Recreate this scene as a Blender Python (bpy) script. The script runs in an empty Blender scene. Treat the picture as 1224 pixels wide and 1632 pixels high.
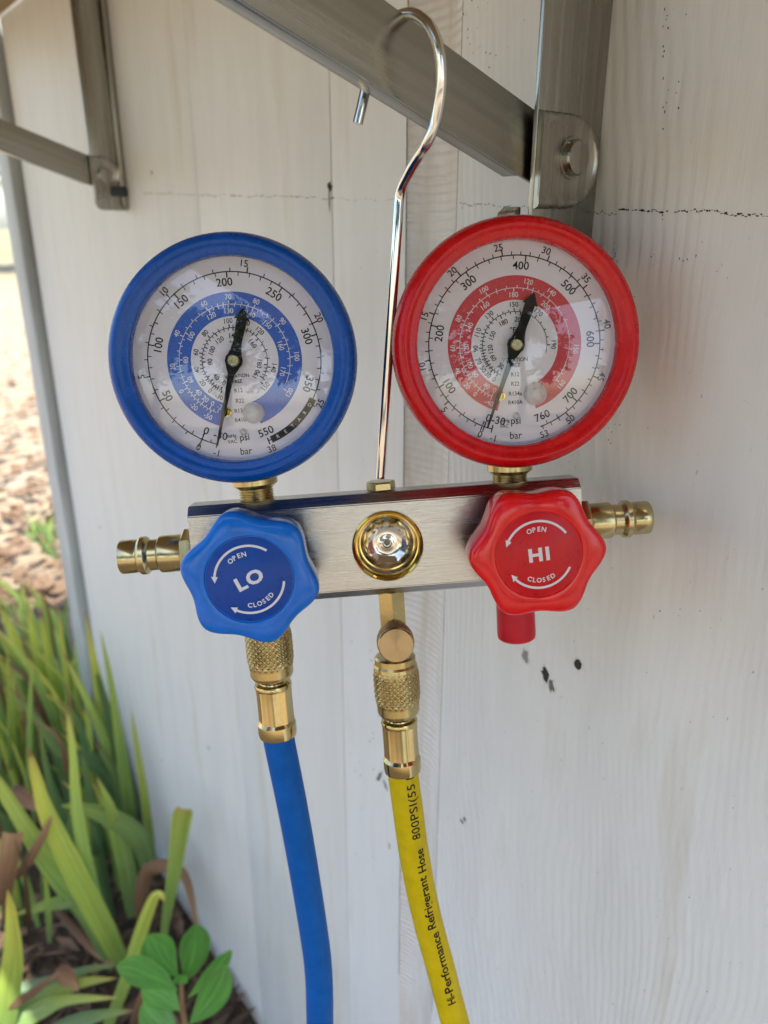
import bpy, bmesh, math, random
from mathutils import Vector, Matrix, noise as mnoise

random.seed(7)
scene = bpy.context.scene
col = scene.collection
PI = math.pi
R = math.radians

# ------------------------------------------------------------------ camera
PITCH = R(20.5)
FPX = 1226.0                       # focal length in photograph pixels (1224 x 1632)
CAM = Vector((0, 0, 0.94))
cd = bpy.data.cameras.new('camera')
cam = bpy.data.objects.new('camera', cd)
col.objects.link(cam)
cam.location = CAM
cam.rotation_euler = (PI / 2 - PITCH, 0, 0)
cd.sensor_fit = 'VERTICAL'
cd.sensor_height = 36.0
cd.sensor_width = 27.0
cd.lens = FPX / 1632.0 * 36.0
cd.clip_start = 0.01
cd.clip_end = 600
cd.dof.use_dof = True
cd.dof.focus_distance = 0.305
cd.dof.aperture_fstop = 10.0
scene.camera = cam

# ------------------------------------------------------------------ light
SUN_AZ = R(166)                   # measured from +Y towards +X
SUN_EL = R(61)
w = bpy.data.worlds.new('World')
scene.world = w
w.use_nodes = True
nt = w.node_tree
sky = nt.nodes.new('ShaderNodeTexSky')
sky.sky_type = 'NISHITA'
sky.sun_disc = False
sky.sun_elevation = SUN_EL
sky.sun_rotation = SUN_AZ
sky.air_density = 1.0
sky.dust_density = 1.8
sky.ozone_density = 0.5
nt.links.new(sky.outputs[0], nt.nodes['Background'].inputs[0])
nt.nodes['Background'].inputs[1].default_value = 0.15
sl = bpy.data.lights.new('sun', 'SUN')
sl.energy = 4.0
sl.angle = R(0.53)
sl.color = (1.0, 0.95, 0.87)
sun = bpy.data.objects.new('sun', sl)
col.objects.link(sun)
sdir = Vector((math.sin(SUN_AZ) * math.cos(SUN_EL), math.cos(SUN_AZ) * math.cos(SUN_EL), math.sin(SUN_EL)))
sun.rotation_euler = sdir.to_track_quat('Z', 'Y').to_euler()
sun.location = (0, 0, 5)
vs = scene.view_settings
vs.view_transform = 'Standard'
vs.look = 'None'
vs.gamma = 1.0
vs.exposure = 1.62
scene.cycles.max_bounces = 6
scene.cycles.diffuse_bounces = 3
scene.cycles.glossy_bounces = 4
scene.cycles.transmission_bounces = 4
scene.cycles.transparent_max_bounces = 10
scene.cycles.caustics_reflective = False
scene.cycles.caustics_refractive = False

# ------------------------------------------------------------------ frames
CF = Vector((0, math.cos(PITCH), -math.sin(PITCH)))
CU = Vector((0, math.sin(PITCH), math.cos(PITCH)))
CR = Vector((1, 0, 0))
UP = Vector((0, 0, 1))


def ray(x, y):
    return CR * ((x - 612) / FPX) + CU * ((816 - y) / FPX) + CF


def at(x, y, z):
    return CAM + ray(x, y) * z


WA = math.atan(-1012 * math.cos(PITCH) / FPX)
WL = Vector((math.sin(WA), math.cos(WA), 0))      # along the wall, away from the camera
WN = Vector((math.cos(WA), -math.sin(WA), 0))     # into the wall
W0 = (ray(1040, 820) * 0.343).dot(WN)


def wall_px(x, y, n=0.0):
    """photograph pixel -> wall coordinates (x along wall to the right, z height)"""
    r = ray(x, y)
    P = r * ((W0 - n) / r.dot(WN)) + CAM
    return -P.dot(WL), P.z


def plane_px(x, y, s):
    """pixel on the plane square to the wall at distance s along it -> (n out of wall, height)"""
    r = ray(x, y)
    P = r * (s / r.dot(WL)) + CAM
    return W0 - P.dot(WN), P.z


WALL_M = Matrix(((-WL.x, WN.x, 0, WN.x * W0), (-WL.y, WN.y, 0, WN.y * W0), (0, 0, 1, 0), (0, 0, 0, 1)))

dd = (CR * 484 - CU * 6953 + CF * 1226).normalized()
BZ = -dd
BX = CR + CU * 0.075 + CF * 0.03
BX = (BX - BZ * BX.dot(BZ)).normalized()
BY = BZ.cross(BX)
BO = at(612, 872, 0.32)
BLK_M = Matrix(((BX.x, BY.x, BZ.x, BO.x), (BX.y, BY.y, BZ.y, BO.y), (BX.z, BY.z, BZ.z, BO.z), (0, 0, 0, 1)))


def blk_px(x, y, n):
    r = ray(x, y)
    c = BO + BY * n - CAM
    t = c.dot(BY) / r.dot(BY)
    P = r * t + CAM - BO
    return Vector((P.dot(BX), n, P.dot(BZ)))


# ------------------------------------------------------------------ materials
def mat(name, color, rough=0.5, metal=0.0, spec=0.5, coat=0.0, coat_rough=0.05):
    m = bpy.data.materials.new(name)
    m.use_nodes = True
    b = m.node_tree.nodes['Principled BSDF']
    b.inputs['Base Color'].default_value = (*color, 1)
    b.inputs['Roughness'].default_value = rough
    b.inputs['Metallic'].default_value = metal
    b.inputs['Specular IOR Level'].default_value = spec
    b.inputs['Coat Weight'].default_value = coat
    b.inputs['Coat Roughness'].default_value = coat_rough
    return m


class NT:
    def __init__(s, m):
        s.t = m.node_tree
        s.b = s.t.nodes['Principled BSDF']
        s.out = s.t.nodes['Material Output']

    def n(s, kind, **kw):
        nd = s.t.nodes.new(kind)
        for k, v in kw.items():
            if k.startswith('i_'):
                nd.inputs[k[2:].replace('_', ' ')].default_value = v
            else:
                setattr(nd, k, v)
        return nd

    def l(s, a, b):
        s.t.links.new(a, b)

    def coord(s, scale=(1, 1, 1), kind='Object', loc=(0, 0, 0), rot=(0, 0, 0)):
        tc = s.n('ShaderNodeTexCoord')
        mp = s.n('ShaderNodeMapping')
        mp.inputs['Scale'].default_value = scale
        mp.inputs['Location'].default_value = loc
        mp.inputs['Rotation'].default_value = rot
        s.l(tc.outputs[kind], mp.inputs[0])
        return mp.outputs[0]

    def noise(s, vec, scale=1, detail=4, rough=0.5, dist=0):
        nd = s.n('ShaderNodeTexNoise')
        nd.inputs['Scale'].default_value = scale
        nd.inputs['Detail'].default_value = detail
        nd.inputs['Roughness'].default_value = rough
        nd.inputs['Distortion'].default_value = dist
        s.l(vec, nd.inputs['Vector'])
        return nd.outputs['Fac']

    def ramp(s, fac, stops):
        nd = s.n('ShaderNodeValToRGB')
        e = nd.color_ramp.elements
        while len(e) < len(stops):
            e.new(0.5)
        for k, (p, c) in enumerate(stops):
            e[k].position = p
            e[k].color = (*c, 1) if len(c) == 3 else c
        s.l(fac, nd.inputs[0])
        return nd.outputs[0]

    def maprange(s, v, a, b, c, d):
        nd = s.n('ShaderNodeMapRange')
        for k, x in zip((1, 2, 3, 4), (a, b, c, d)):
            nd.inputs[k].default_value = x
        s.l(v, nd.inputs[0])
        return nd.outputs[0]

    def math(s, op, a, b=None):
        nd = s.n('ShaderNodeMath', operation=op)
        for k, v in enumerate((a, b)):
            if v is None:
                continue
            if isinstance(v, (int, float)):
                nd.inputs[k].default_value = v
            else:
                s.l(v, nd.inputs[k])
        return nd.outputs[0]

    def mix(s, fac, a, b, blend='MIX'):
        nd = s.n('ShaderNodeMix', data_type='RGBA', blend_type=blend)
        for k, v in ((0, fac), (6, a), (7, b)):
            if isinstance(v, (int, float)):
                nd.inputs[k].default_value = v
            elif isinstance(v, tuple):
                nd.inputs[k].default_value = (*v, 1)
            else:
                s.l(v, nd.inputs[k])
        return nd.outputs[2]

    def bump(s, h, dist=0.001, strength=1.0, normal=None):
        nd = s.n('ShaderNodeBump')
        nd.inputs['Strength'].default_value = strength
        nd.inputs['Distance'].default_value = dist
        s.l(h, nd.inputs['Height'])
        if normal is not None:
            s.l(normal, nd.inputs['Normal'])
        s.l(nd.outputs[0], s.b.inputs['Normal'])
        return nd.outputs[0]

    def base(s, c):
        s.l(c, s.b.inputs['Base Color'])

    def rough(s, v):
        s.l(v, s.b.inputs['Roughness'])


M = {}


def rubber(name, c, rough, coat=0.0, scuff=0.10, spec=0.28):
    m = mat(name, c, rough, spec=spec, coat=coat)
    k = NT(m)
    v = k.coord()
    n1 = k.noise(v, 160, 5, 0.6)
    n2 = k.noise(v, 1500, 3, 0.6)
    d = tuple(x * 0.9 for x in c)
    l = tuple(min(1, x * 1.1 + 0.004) for x in c)
    k.base(k.ramp(n1, [(0.3, d), (0.7, l)]))
    k.rough(k.maprange(n1, 0.3, 0.75, rough - scuff * 0.5, rough + scuff))
    k.bump(n2, 0.00003, 0.5)
    return m


M['blue_boot'] = rubber('blue_boot', (0.0, 0.072, 0.37), 0.24, spec=0.32)
M['red_boot'] = rubber('red_boot', (0.58, 0.003, 0.006), 0.24, spec=0.32)
M['blue_knob'] = rubber('blue_knob', (0.0, 0.135, 0.58), 0.18, coat=0.18, scuff=0.06)
M['red_knob'] = rubber('red_knob', (0.72, 0.002, 0.006), 0.17, coat=0.35, scuff=0.06)
M['blue_disc'] = rubber('blue_disc', (0.0, 0.050, 0.31), 0.3)
M['red_disc'] = rubber('red_disc', (0.56, 0.003, 0.010), 0.3)
M['red_cap'] = rubber('red_cap', (0.50, 0.006, 0.02), 0.35)
M['blue_hose'] = rubber('blue_hose', (0.0, 0.090, 0.37), 0.5, spec=0.15)
M['yellow_hose'] = rubber('yellow_hose', (0.56, 0.42, 0.003), 0.48, spec=0.15)
M['black_ink'] = mat('black_ink', (0.008, 0.008, 0.009), 0.6, spec=0.15)
M['black_paint'] = mat('black_paint', (0.008, 0.008, 0.009), 0.5, spec=0.12)
M['white_ink'] = mat('white_ink', (0.72, 0.72, 0.76), 0.5)
M['silver_ink'] = mat('silver_ink', (0.66, 0.66, 0.70), 0.4)
M['dial_white'] = mat('dial_white', (0.74, 0.73, 0.79), 0.45)


def band(name, c):
    m = mat(name, c, 0.5)
    k = NT(m)
    v = k.coord()
    n1 = k.noise(v, 3200, 2, 0.6)
    k.base(k.ramp(n1, [(0.5, c), (0.72, tuple(min(1, x * 1.5 + 0.06) for x in c))]))
    return m


M['blue_band'] = band('blue_band', (0.014, 0.095, 0.47))
M['red_band'] = band('red_band', (0.52, 0.028, 0.045))


def metal(name, c, rough, brush=None, bd=0.00004, var=0.12, spots=0.0):
    m = mat(name, c, rough, 1.0)
    k = NT(m)
    v = k.coord()
    n1 = k.noise(k.coord(tuple(b * .25 for b in brush)) if brush else v, 1 if brush else 90, 4, 0.6)
    d = tuple(x * (1 - var) for x in c)
    k.base(k.ramp(n1, [(0.3, d), (0.7, c)]))
    k.rough(k.maprange(n1, 0.25, 0.75, rough * 0.75, rough * 1.3))
    if brush:
        n2 = k.noise(k.coord(brush), 1, 3, 0.7)
        k.bump(n2, bd, 0.6)
    return m


M['brass'] = metal('brass', (0.54, 0.43, 0.20), 0.25, (600, 600, 600), 0.00002, 0.25)
M['brass_pale'] = metal('brass_pale', (0.56, 0.48, 0.26), 0.22, None, 0, 0.22)
M['brass_polished'] = metal('brass_polished', (0.60, 0.48, 0.23), 0.13, None, 0, 0.25)
M['bronze'] = metal('bronze', (0.48, 0.34, 0.19), 0.3)
M['gold'] = metal('gold', (0.72, 0.52, 0.13), 0.13)
M['chrome'] = metal('chrome', (0.72, 0.70, 0.67), 0.1)
M['aluminium'] = metal('aluminium', (0.50, 0.485, 0.475), 0.25, (35, 1700, 1700), 0.00012, 0.22)
M['steel'] = metal('steel', (0.41, 0.40, 0.355), 0.26, (900, 900, 18), 0.00012, 0.3)
M['steel_strut'] = metal('steel_strut', (0.41, 0.40, 0.355), 0.24, (900, 14, 900), 0.00012, 0.3)
M['dark_plastic'] = mat('dark_plastic', (0.03, 0.04, 0.06), 0.45)


def brushed_disc():
    m = mat('turned_bronze', (0.40, 0.31, 0.18), 0.2, 1.0)
    m.node_tree.nodes['Principled BSDF'].inputs['Anisotropic'].default_value = 0.85
    k = NT(m)
    tg = k.n('ShaderNodeTangent', direction_type='RADIAL', axis='Y')
    k.l(tg.outputs[0], k.b.inputs['Tangent'])
    return m


M['turned_bronze'] = brushed_disc()


def clear(name, tint=(1, 1, 1), rough=0.02, ior=1.45, base=0.0):
    m = bpy.data.materials.new(name)
    m.use_nodes = True
    t = m.node_tree
    t.nodes.remove(t.nodes['Principled BSDF'])
    tr = t.nodes.new('ShaderNodeBsdfTransparent')
    tr.inputs[0].default_value = (*tint, 1)
    gl = t.nodes.new('ShaderNodeBsdfGlossy')
    gl.inputs['Roughness'].default_value = rough
    fr = t.nodes.new('ShaderNodeFresnel')
    geo = t.nodes.new('ShaderNodeNewGeometry')
    mi = t.nodes.new('ShaderNodeMapRange')
    mi.inputs[3].default_value = ior
    mi.inputs[4].default_value = 1.0 / ior
    t.links.new(geo.outputs['Backfacing'], mi.inputs[0])
    t.links.new(mi.outputs[0], fr.inputs['IOR'])
    mx = t.nodes.new('ShaderNodeMixShader')
    t.links.new(fr.outputs[0], mx.inputs[0])
    t.links.new(tr.outputs[0], mx.inputs[1])
    t.links.new(gl.outputs[0], mx.inputs[2])
    t.links.new(mx.outputs[0], t.nodes['Material Output'].inputs[0])
    tc = t.nodes.new('ShaderNodeTexCoord')
    ns = t.nodes.new('ShaderNodeTexNoise')
    ns.inputs['Scale'].default_value = 70
    ns.inputs['Detail'].default_value = 6
    mr = t.nodes.new('ShaderNodeMapRange')
    mr.inputs[1].default_value = 0.35
    mr.inputs[2].default_value = 0.8
    mr.inputs[3].default_value = rough
    mr.inputs[4].default_value = rough + 0.03
    t.links.new(tc.outputs['Object'], ns.inputs['Vector'])
    t.links.new(ns.outputs['Fac'], mr.inputs[0])
    t.links.new(mr.outputs[0], gl.inputs['Roughness'])
    return m


M['lens'] = clear('lens', (0.97, 0.97, 0.98), 0.008, 1.72)
M['clear_rubber'] = clear('clear_rubber', (0.93, 0.93, 0.93), 0.08, 1.7)
_t = M['clear_rubber'].node_tree
_d = _t.nodes.new('ShaderNodeBsdfDiffuse')
_d.inputs[0].default_value = (0.82, 0.82, 0.82, 1)
_m = _t.nodes.new('ShaderNodeMixShader')
_m.inputs[0].default_value = 0.36
_o = _t.nodes['Material Output']
_src = _o.inputs[0].links[0].from_socket
_t.links.new(_src, _m.inputs[1])
_t.links.new(_d.outputs[0], _m.inputs[2])
_t.links.new(_m.outputs[0], _o.inputs[0])
M['sight_lens'] = clear('sight_lens', (0.98, 0.97, 0.94), 0.02, 1.6)


def wall_paint(name, tone=(0.76, 0.775, 0.76), seed=0.0):
    m = mat(name, tone, 0.5)
    k = NT(m)
    fib = k.noise(k.coord((1100, 1, 30)), 1, 2, 0.6)
    k.bump(fib, 0.00022, 0.6)
    # old yellowed and greyish smears running with the board
    smear = k.noise(k.coord((30, 1, 4), loc=(seed, 0, 2)), 1, 4, 0.62)
    c2 = k.ramp(smear, [(0.3, tuple(x * 0.92 for x in tone)), (0.55, tone), (0.8, (0.63, 0.60, 0.52))])
    dust = k.noise(k.coord((420, 1, 220)), 1, 1, 0.5)
    k.base(k.mix(k.maprange(dust, 0.74, 0.80, 0.0, 0.5), c2, (0.25, 0.24, 0.21)))
    return m


M['wall_grain'] = wall_paint('wall_grain')
M['wall_plain'] = wall_paint('wall_plain', seed=5.0)


def groove_paint():
    m = mat('groove_paint', (0.74, 0.73, 0.70), 0.5)
    k = NT(m)
    tc = k.n('ShaderNodeTexCoord')
    sep = k.n('ShaderNodeSeparateXYZ')
    k.l(tc.outputs['Object'], sep.inputs[0])
    wob = k.noise(k.coord((30, 1, 40)), 1, 3, 0.5)
    z = k.math('ADD', k.math('MULTIPLY', sep.outputs[2], 210.0), k.math('MULTIPLY', wob, 1.6))
    wv = k.math('SINE', k.math('MULTIPLY', z, 6.2832))
    ns = k.noise(k.coord((300, 1, 300)), 1, 3, 0.6)
    sm = k.noise(k.coord((60, 1, 9)), 1, 4, 0.6)
    wv = k.math('MULTIPLY', wv, k.maprange(sm, 0.35, 0.65, 0.1, 1.0))
    k.bump(k.math('ADD', k.math('MULTIPLY', wv, 0.5), k.math('MULTIPLY', ns, 0.3)), 0.0009, 0.9)
    k.base(k.ramp(sm, [(0.35, (0.60, 0.57, 0.50)), (0.6, (0.75, 0.74, 0.72))]))
    return m


M['groove_paint'] = groove_paint()
M['crack'] = mat('crack', (0.035, 0.033, 0.028), 0.9)
M['crack_grey'] = mat('crack_grey', (0.16, 0.16, 0.15), 0.9)
M['nail'] = metal('nail', (0.32, 0.34, 0.37), 0.5)


def trim_paint():
    m = mat('trim_paint', (0.36, 0.40, 0.42), 0.55)
    k = NT(m)
    n1 = k.noise(k.coord((20, 20, 5)), 1, 6, 0.65)
    k.base(k.ramp(n1, [(0.3, (0.36, 0.40, 0.41)), (0.65, (0.55, 0.60, 0.61))]))
    k.bump(k.noise(k.coord((200, 200, 20)), 1, 4, 0.6), 0.0005, 0.6)
    return m


M['trim'] = trim_paint()
M['shelf_board'] = mat('shelf_board', (0.34, 0.25, 0.14), 0.7)
M['bare_wood'] = mat('bare_wood', (0.34, 0.24, 0.18), 0.8)
M['backing_wood'] = mat('dark_wood', (0.10, 0.09, 0.075), 0.9)  # dark brown wood behind the boards and in the corner gap


def ground_mat():
    m = mat('ground', (0.3, 0.25, 0.18), 0.95)
    k = NT(m)
    v = k.coord()
    n1 = k.noise(v, 1.3, 8, 0.65)
    n2 = k.noise(v, 14, 6, 0.7)
    n3 = k.noise(v, 0.22, 4, 0.5)
    soil = k.ramp(n2, [(0.3, (0.16, 0.115, 0.08)), (0.55, (0.36, 0.28, 0.20)), (0.75, (0.55, 0.46, 0.35))])
    straw = k.ramp(n2, [(0.3, (0.16, 0.115, 0.075)), (0.5, (0.33, 0.26, 0.17)), (0.72, (0.44, 0.36, 0.25))])
    grass = k.ramp(n2, [(0.3, (0.05, 0.09, 0.02)), (0.6, (0.13, 0.19, 0.05)), (0.8, (0.36, 0.34, 0.18))])
    c = k.mix(k.maprange(n1, 0.38, 0.58, 0, 1), soil, straw)
    tc = k.n('ShaderNodeTexCoord')
    ln = k.n('ShaderNodeVectorMath', operation='LENGTH')
    k.l(tc.outputs['Object'], ln.inputs[0])
    far = k.maprange(ln.outputs['Value'], 12, 30, 0.0, 0.55)
    g = k.math('MULTIPLY', far, k.maprange(n3, 0.35, 0.6, 0.45, 1.0))
    c = k.mix(g, c, grass)
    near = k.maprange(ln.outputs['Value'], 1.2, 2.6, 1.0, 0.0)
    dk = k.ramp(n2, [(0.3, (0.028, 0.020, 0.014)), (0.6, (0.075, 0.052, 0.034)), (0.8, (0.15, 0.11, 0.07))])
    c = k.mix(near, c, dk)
    k.base(c)
    k.bump(k.math('ADD', n2, k.math('MULTIPLY', k.noise(v, 60, 4, 0.7), 0.4)), 0.03, 0.8)
    return m


M['ground'] = ground_mat()


def leaf_mat(name, stops, rough=0.42, trans=0.35, brown=0.5, midrib=0.0):
    """stops: colour along the leaf, read from the 'along' attribute"""
    m = mat(name, stops[0][1], rough)
    k = NT(m)
    a = k.n('ShaderNodeAttribute', attribute_name='along')
    oi = k.n('ShaderNodeObjectInfo')
    v = k.coord((60, 60, 12))
    n1 = k.noise(v, 1, 4, 0.6)
    f = k.math('ADD', a.outputs['Fac'], k.math('MULTIPLY', k.math('SUBTRACT', n1, 0.5), 0.18))
    f = k.math('ADD', f, k.math('MULTIPLY', k.math('SUBTRACT', oi.outputs['Random'], 0.5), 0.16))
    c = k.ramp(f, stops)
    hs = k.n('ShaderNodeHueSaturation')
    k.l(c, hs.inputs['Color'])
    ac = k.n('ShaderNodeAttribute', attribute_name='across')
    cb = k.n('ShaderNodeCombineXYZ')
    k.l(k.math('MULTIPLY', ac.outputs['Fac'], 7.0), cb.inputs[0])
    k.l(k.math('MULTIPLY', a.outputs['Fac'], 2.0), cb.inputs[1])
    k.l(k.math('MULTIPLY', oi.outputs['Random'], 60.0), cb.inputs[2])
    stk = k.noise(cb.outputs[0], 1, 3, 0.6)
    vv = k.math('MULTIPLY', k.maprange(oi.outputs['Random'], 0, 1, 0.85, 1.35), k.maprange(stk, 0.3, 0.7, 0.72, 1.28))
    rib = k.maprange(k.math('ABSOLUTE', ac.outputs['Fac']), 0.0, 0.09, midrib, 0.0)
    vv = k.math('ADD', vv, rib)
    k.l(vv, hs.inputs['Value'])
    sp = k.noise(k.coord((180, 180, 60)), 1, 3, 0.6)
    c = k.mix(k.maprange(sp, 0.66, 0.76, 0, brown), hs.outputs[0], (0.16, 0.075, 0.025))
    k.base(c)
    k.bump(k.noise(k.coord((500, 500, 25)), 1, 2, 0.5), 0.0004, 0.4)
    tl = k.n('ShaderNodeBsdfTranslucent')
    k.l(c, tl.inputs[0])
    mx = k.n('ShaderNodeMixShader')
    mx.inputs[0].default_value = trans
    k.l(k.b.outputs[0], mx.inputs[1])
    k.l(tl.outputs[0], mx.inputs[2])
    k.l(mx.outputs[0], k.out.inputs[0])
    return m


M['iris'] = leaf_mat('iris_leaf', [(0.0, (0.15, 0.25, 0.09)), (0.45, (0.25, 0.38, 0.09)), (0.80, (0.40, 0.48, 0.09)), (0.93, (0.48, 0.42, 0.11)), (1.0, (0.26, 0.14, 0.06))])
M['iris_yellow'] = leaf_mat('iris_leaf_yellow', [(0.0, (0.15, 0.26, 0.07)), (0.4, (0.31, 0.41, 0.07)), (0.8, (0.50, 0.50, 0.08)), (0.97, (0.45, 0.36, 0.08)), (1.0, (0.28, 0.13, 0.05))])
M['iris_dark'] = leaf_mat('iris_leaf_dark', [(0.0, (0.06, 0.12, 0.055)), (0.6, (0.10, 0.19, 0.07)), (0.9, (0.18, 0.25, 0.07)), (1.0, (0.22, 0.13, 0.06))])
M['dead_leaf'] = leaf_mat('dead_leaf', [(0.0, (0.07, 0.038, 0.02)), (0.5, (0.16, 0.085, 0.042)), (1.0, (0.28, 0.17, 0.09))], 0.7, 0.15)
M['litter'] = leaf_mat('litter', [(0.0, (0.035, 0.021, 0.013)), (0.5, (0.085, 0.05, 0.028)), (1.0, (0.17, 0.105, 0.06))], 0.8, 0.1)
M['shrub_leaf'] = leaf_mat('shrub_leaf', [(0.0, (0.10, 0.27, 0.05)), (0.5, (0.085, 0.26, 0.045)), (1.0, (0.11, 0.28, 0.055))], 0.36, 0.3, 0.0, 0.45)
M['shrub_stem'] = mat('shrub_stem', (0.25, 0.15, 0.07), 0.7)
M['tree_leaf'] = leaf_mat('tree_leaf', [(0.0, (0.05, 0.09, 0.02)), (1.0, (0.10, 0.16, 0.035))], 0.5, 0.35)
M['bark'] = mat('bark', (0.09, 0.07, 0.05), 0.9)


# ------------------------------------------------------------------ mesh helpers
class MB:
    def __init__(s):
        s.v = []
        s.f = []
        s.along = None
        s.across = None

    def add(s, verts, faces, T=None):
        o = len(s.v)
        for p in verts:
            p = Vector(p)
            s.v.append(T @ p if T else p)
        for f in faces:
            s.f.append([i + o for i in f])
        return o

    def box(s, x0, x1, y0, y1, z0, z1, T=None, bev=0.0):
        bm = bmesh.new()
        bmesh.ops.create_cube(bm, size=1)
        for v in bm.verts:
            v.co = Vector(((x0 + x1) / 2 + v.co.x * (x1 - x0), (y0 + y1) / 2 + v.co.y * (y1 - y0), (z0 + z1) / 2 + v.co.z * (z1 - z0)))
        if bev:
            bmesh.ops.bevel(bm, geom=bm.edges[:], offset=bev, segments=2, affect='EDGES', profile=0.5)
        bm.verts.index_update()
        s.add([v.co.copy() for v in bm.verts], [[v.index for v in f.verts] for f in bm.faces], T)
        bm.free()

    def lathe(s, prof, n=48, T=None, sides=None, phase=0.0, rf=None, caps=True):
        """prof: (r, a) pairs turned about local +Z (a is along Z); rf(phi, r, a) may change r"""
        vs, fs = [], []
        m = len(prof)
        for (r, a) in prof:
            for k in range(n):
                ph = 2 * PI * k / n + phase
                rr = rf(ph, r, a) if rf else r
                vs.append((rr * math.cos(ph), rr * math.sin(ph), a))
        for i in range(m - 1):
            for k in range(n):
                k2 = (k + 1) % n
                fs.append([i * n + k, i * n + k2, (i + 1) * n + k2, (i + 1) * n + k])
        if caps and prof[0][0] > 2e-4:
            fs.append([k for k in range(n)][::-1])
        if caps and prof[-1][0] > 2e-4:
            fs.append([(m - 1) * n + k for k in range(n)])
        s.add(vs, fs, T)

    def tube(s, pts, r, n=16, caps=True, T=None):
        pts = [Vector(p) for p in pts]
        m = len(pts)
        rr = r if callable(r) else (lambda t: r)
        tan = []
        for i in range(m):
            tan.append((pts[min(i + 1, m - 1)] - pts[max(i - 1, 0)]).normalized())
        ref = Vector((0, 0, 1)) if abs(tan[0].z) < 0.9 else Vector((0, 1, 0))
        u = tan[0].cross(ref).normalized()
        vs, fs = [], []
        for i in range(m):
            u = (u - tan[i] * u.dot(tan[i])).normalized()
            w_ = tan[i].cross(u)
            q = rr(i / (m - 1))
            for k in range(n):
                ph = 2 * PI * k / n
                vs.append(pts[i] + u * (q * math.cos(ph)) + w_ * (q * math.sin(ph)))
        for i in range(m - 1):
            for k in range(n):
                k2 = (k + 1) % n
                fs.append([i * n + k, i * n + k2, (i + 1) * n + k2, (i + 1) * n + k])
        if caps:
            fs.append(list(range(n))[::-1])
            fs.append([(m - 1) * n + k for k in range(n)])
        s.add(vs, fs, T)

    def prism(s, poly, a0, a1, T=None):
        """poly in local XY, extruded along Z"""
        n = len(poly)
        vs = [(x, y, a0) for x, y in poly] + [(x, y, a1) for x, y in poly]
        fs = [list(range(n))[::-1], [n + k for k in range(n)]]
        for k in range(n):
            k2 = (k + 1) % n
            fs.append([k, k2, n + k2, n + k])
        s.add(vs, fs, T)

    def build(s, name, material, parent=None, smooth=35, bev=0.0, loc=None, M_=None, recalc=True):
        me = bpy.data.meshes.new(name)
        me.from_pydata([tuple(v) for v in s.v], [], s.f)
        if recalc:
            bm = bmesh.new()
            bm.from_mesh(me)
            bmesh.ops.recalc_face_normals(bm, faces=bm.faces)
            if bev:
                es = [e for e in bm.edges if len(e.link_faces) == 2 and e.calc_face_angle(0) > R(40)]
                bmesh.ops.bevel(bm, geom=es, offset=bev, segments=2, affect='EDGES', profile=0.5, clamp_overlap=True)
            bm.to_mesh(me)
            bm.free()
        if smooth:
            me.shade_smooth()
            me.set_sharp_from_angle(angle=R(smooth))
        if s.along is not None:
            at_ = me.attributes.new('along', 'FLOAT', 'POINT')
            at_.data.foreach_set('value', s.along)
        if s.across is not None:
            at_ = me.attributes.new('across', 'FLOAT', 'POINT')
            at_.data.foreach_set('value', s.across)
        me.materials.append(material)
        o = bpy.data.objects.new(name, me)
        col.objects.link(o)
        if parent:
            o.parent = parent
        if loc:
            o.location = loc
        if M_ is not None:
            o.matrix_local = M_
        return o


def tag(o, label=None, cat=None, group=None, kind=None):
    for k, v in (('label', label), ('category', cat), ('group', group), ('kind', kind)):
        if v:
            o[k] = v
    return o


def empty(name, mtx=None, loc=None):
    o = bpy.data.objects.new(name, None)
    o.empty_display_size = 0.05
    col.objects.link(o)
    if mtx is not None:
        o.matrix_world = mtx
    if loc is not None:
        o.location = loc
    return o


def T(loc=(0, 0, 0), axis='z'):
    """frame whose local +Z points along the given axis"""
    rot = {'z': Matrix.Identity(4), '-z': Matrix.Rotation(PI, 4, 'X'), 'x': Matrix.Rotation(PI / 2, 4, 'Y'),
           '-x': Matrix.Rotation(-PI / 2, 4, 'Y'), '-y': Matrix.Rotation(PI / 2, 4, 'X'), 'y': Matrix.Rotation(-PI / 2, 4, 'X')}[axis]
    return Matrix.Translation(loc) @ rot


def catmull(pts, n=12):
    pts = [Vector(p) for p in pts]
    P = [pts[0] * 2 - pts[1]] + pts + [pts[-1] * 2 - pts[-2]]
    out = []
    for i in range(1, len(P) - 2):
        for k in range(n):
            t = k / n
            a, b, c, d = P[i - 1], P[i], P[i + 1], P[i + 2]
            out.append(0.5 * ((2 * b) + (c - a) * t + (2 * a - 5 * b + 4 * c - d) * t * t + (3 * b - a - 3 * c + d) * t ** 3))
    out.append(pts[-1])
    return out


# ------------------------------------------------------------------ lettering: glyph outlines turned into thin printed meshes
_txt = {}


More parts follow.
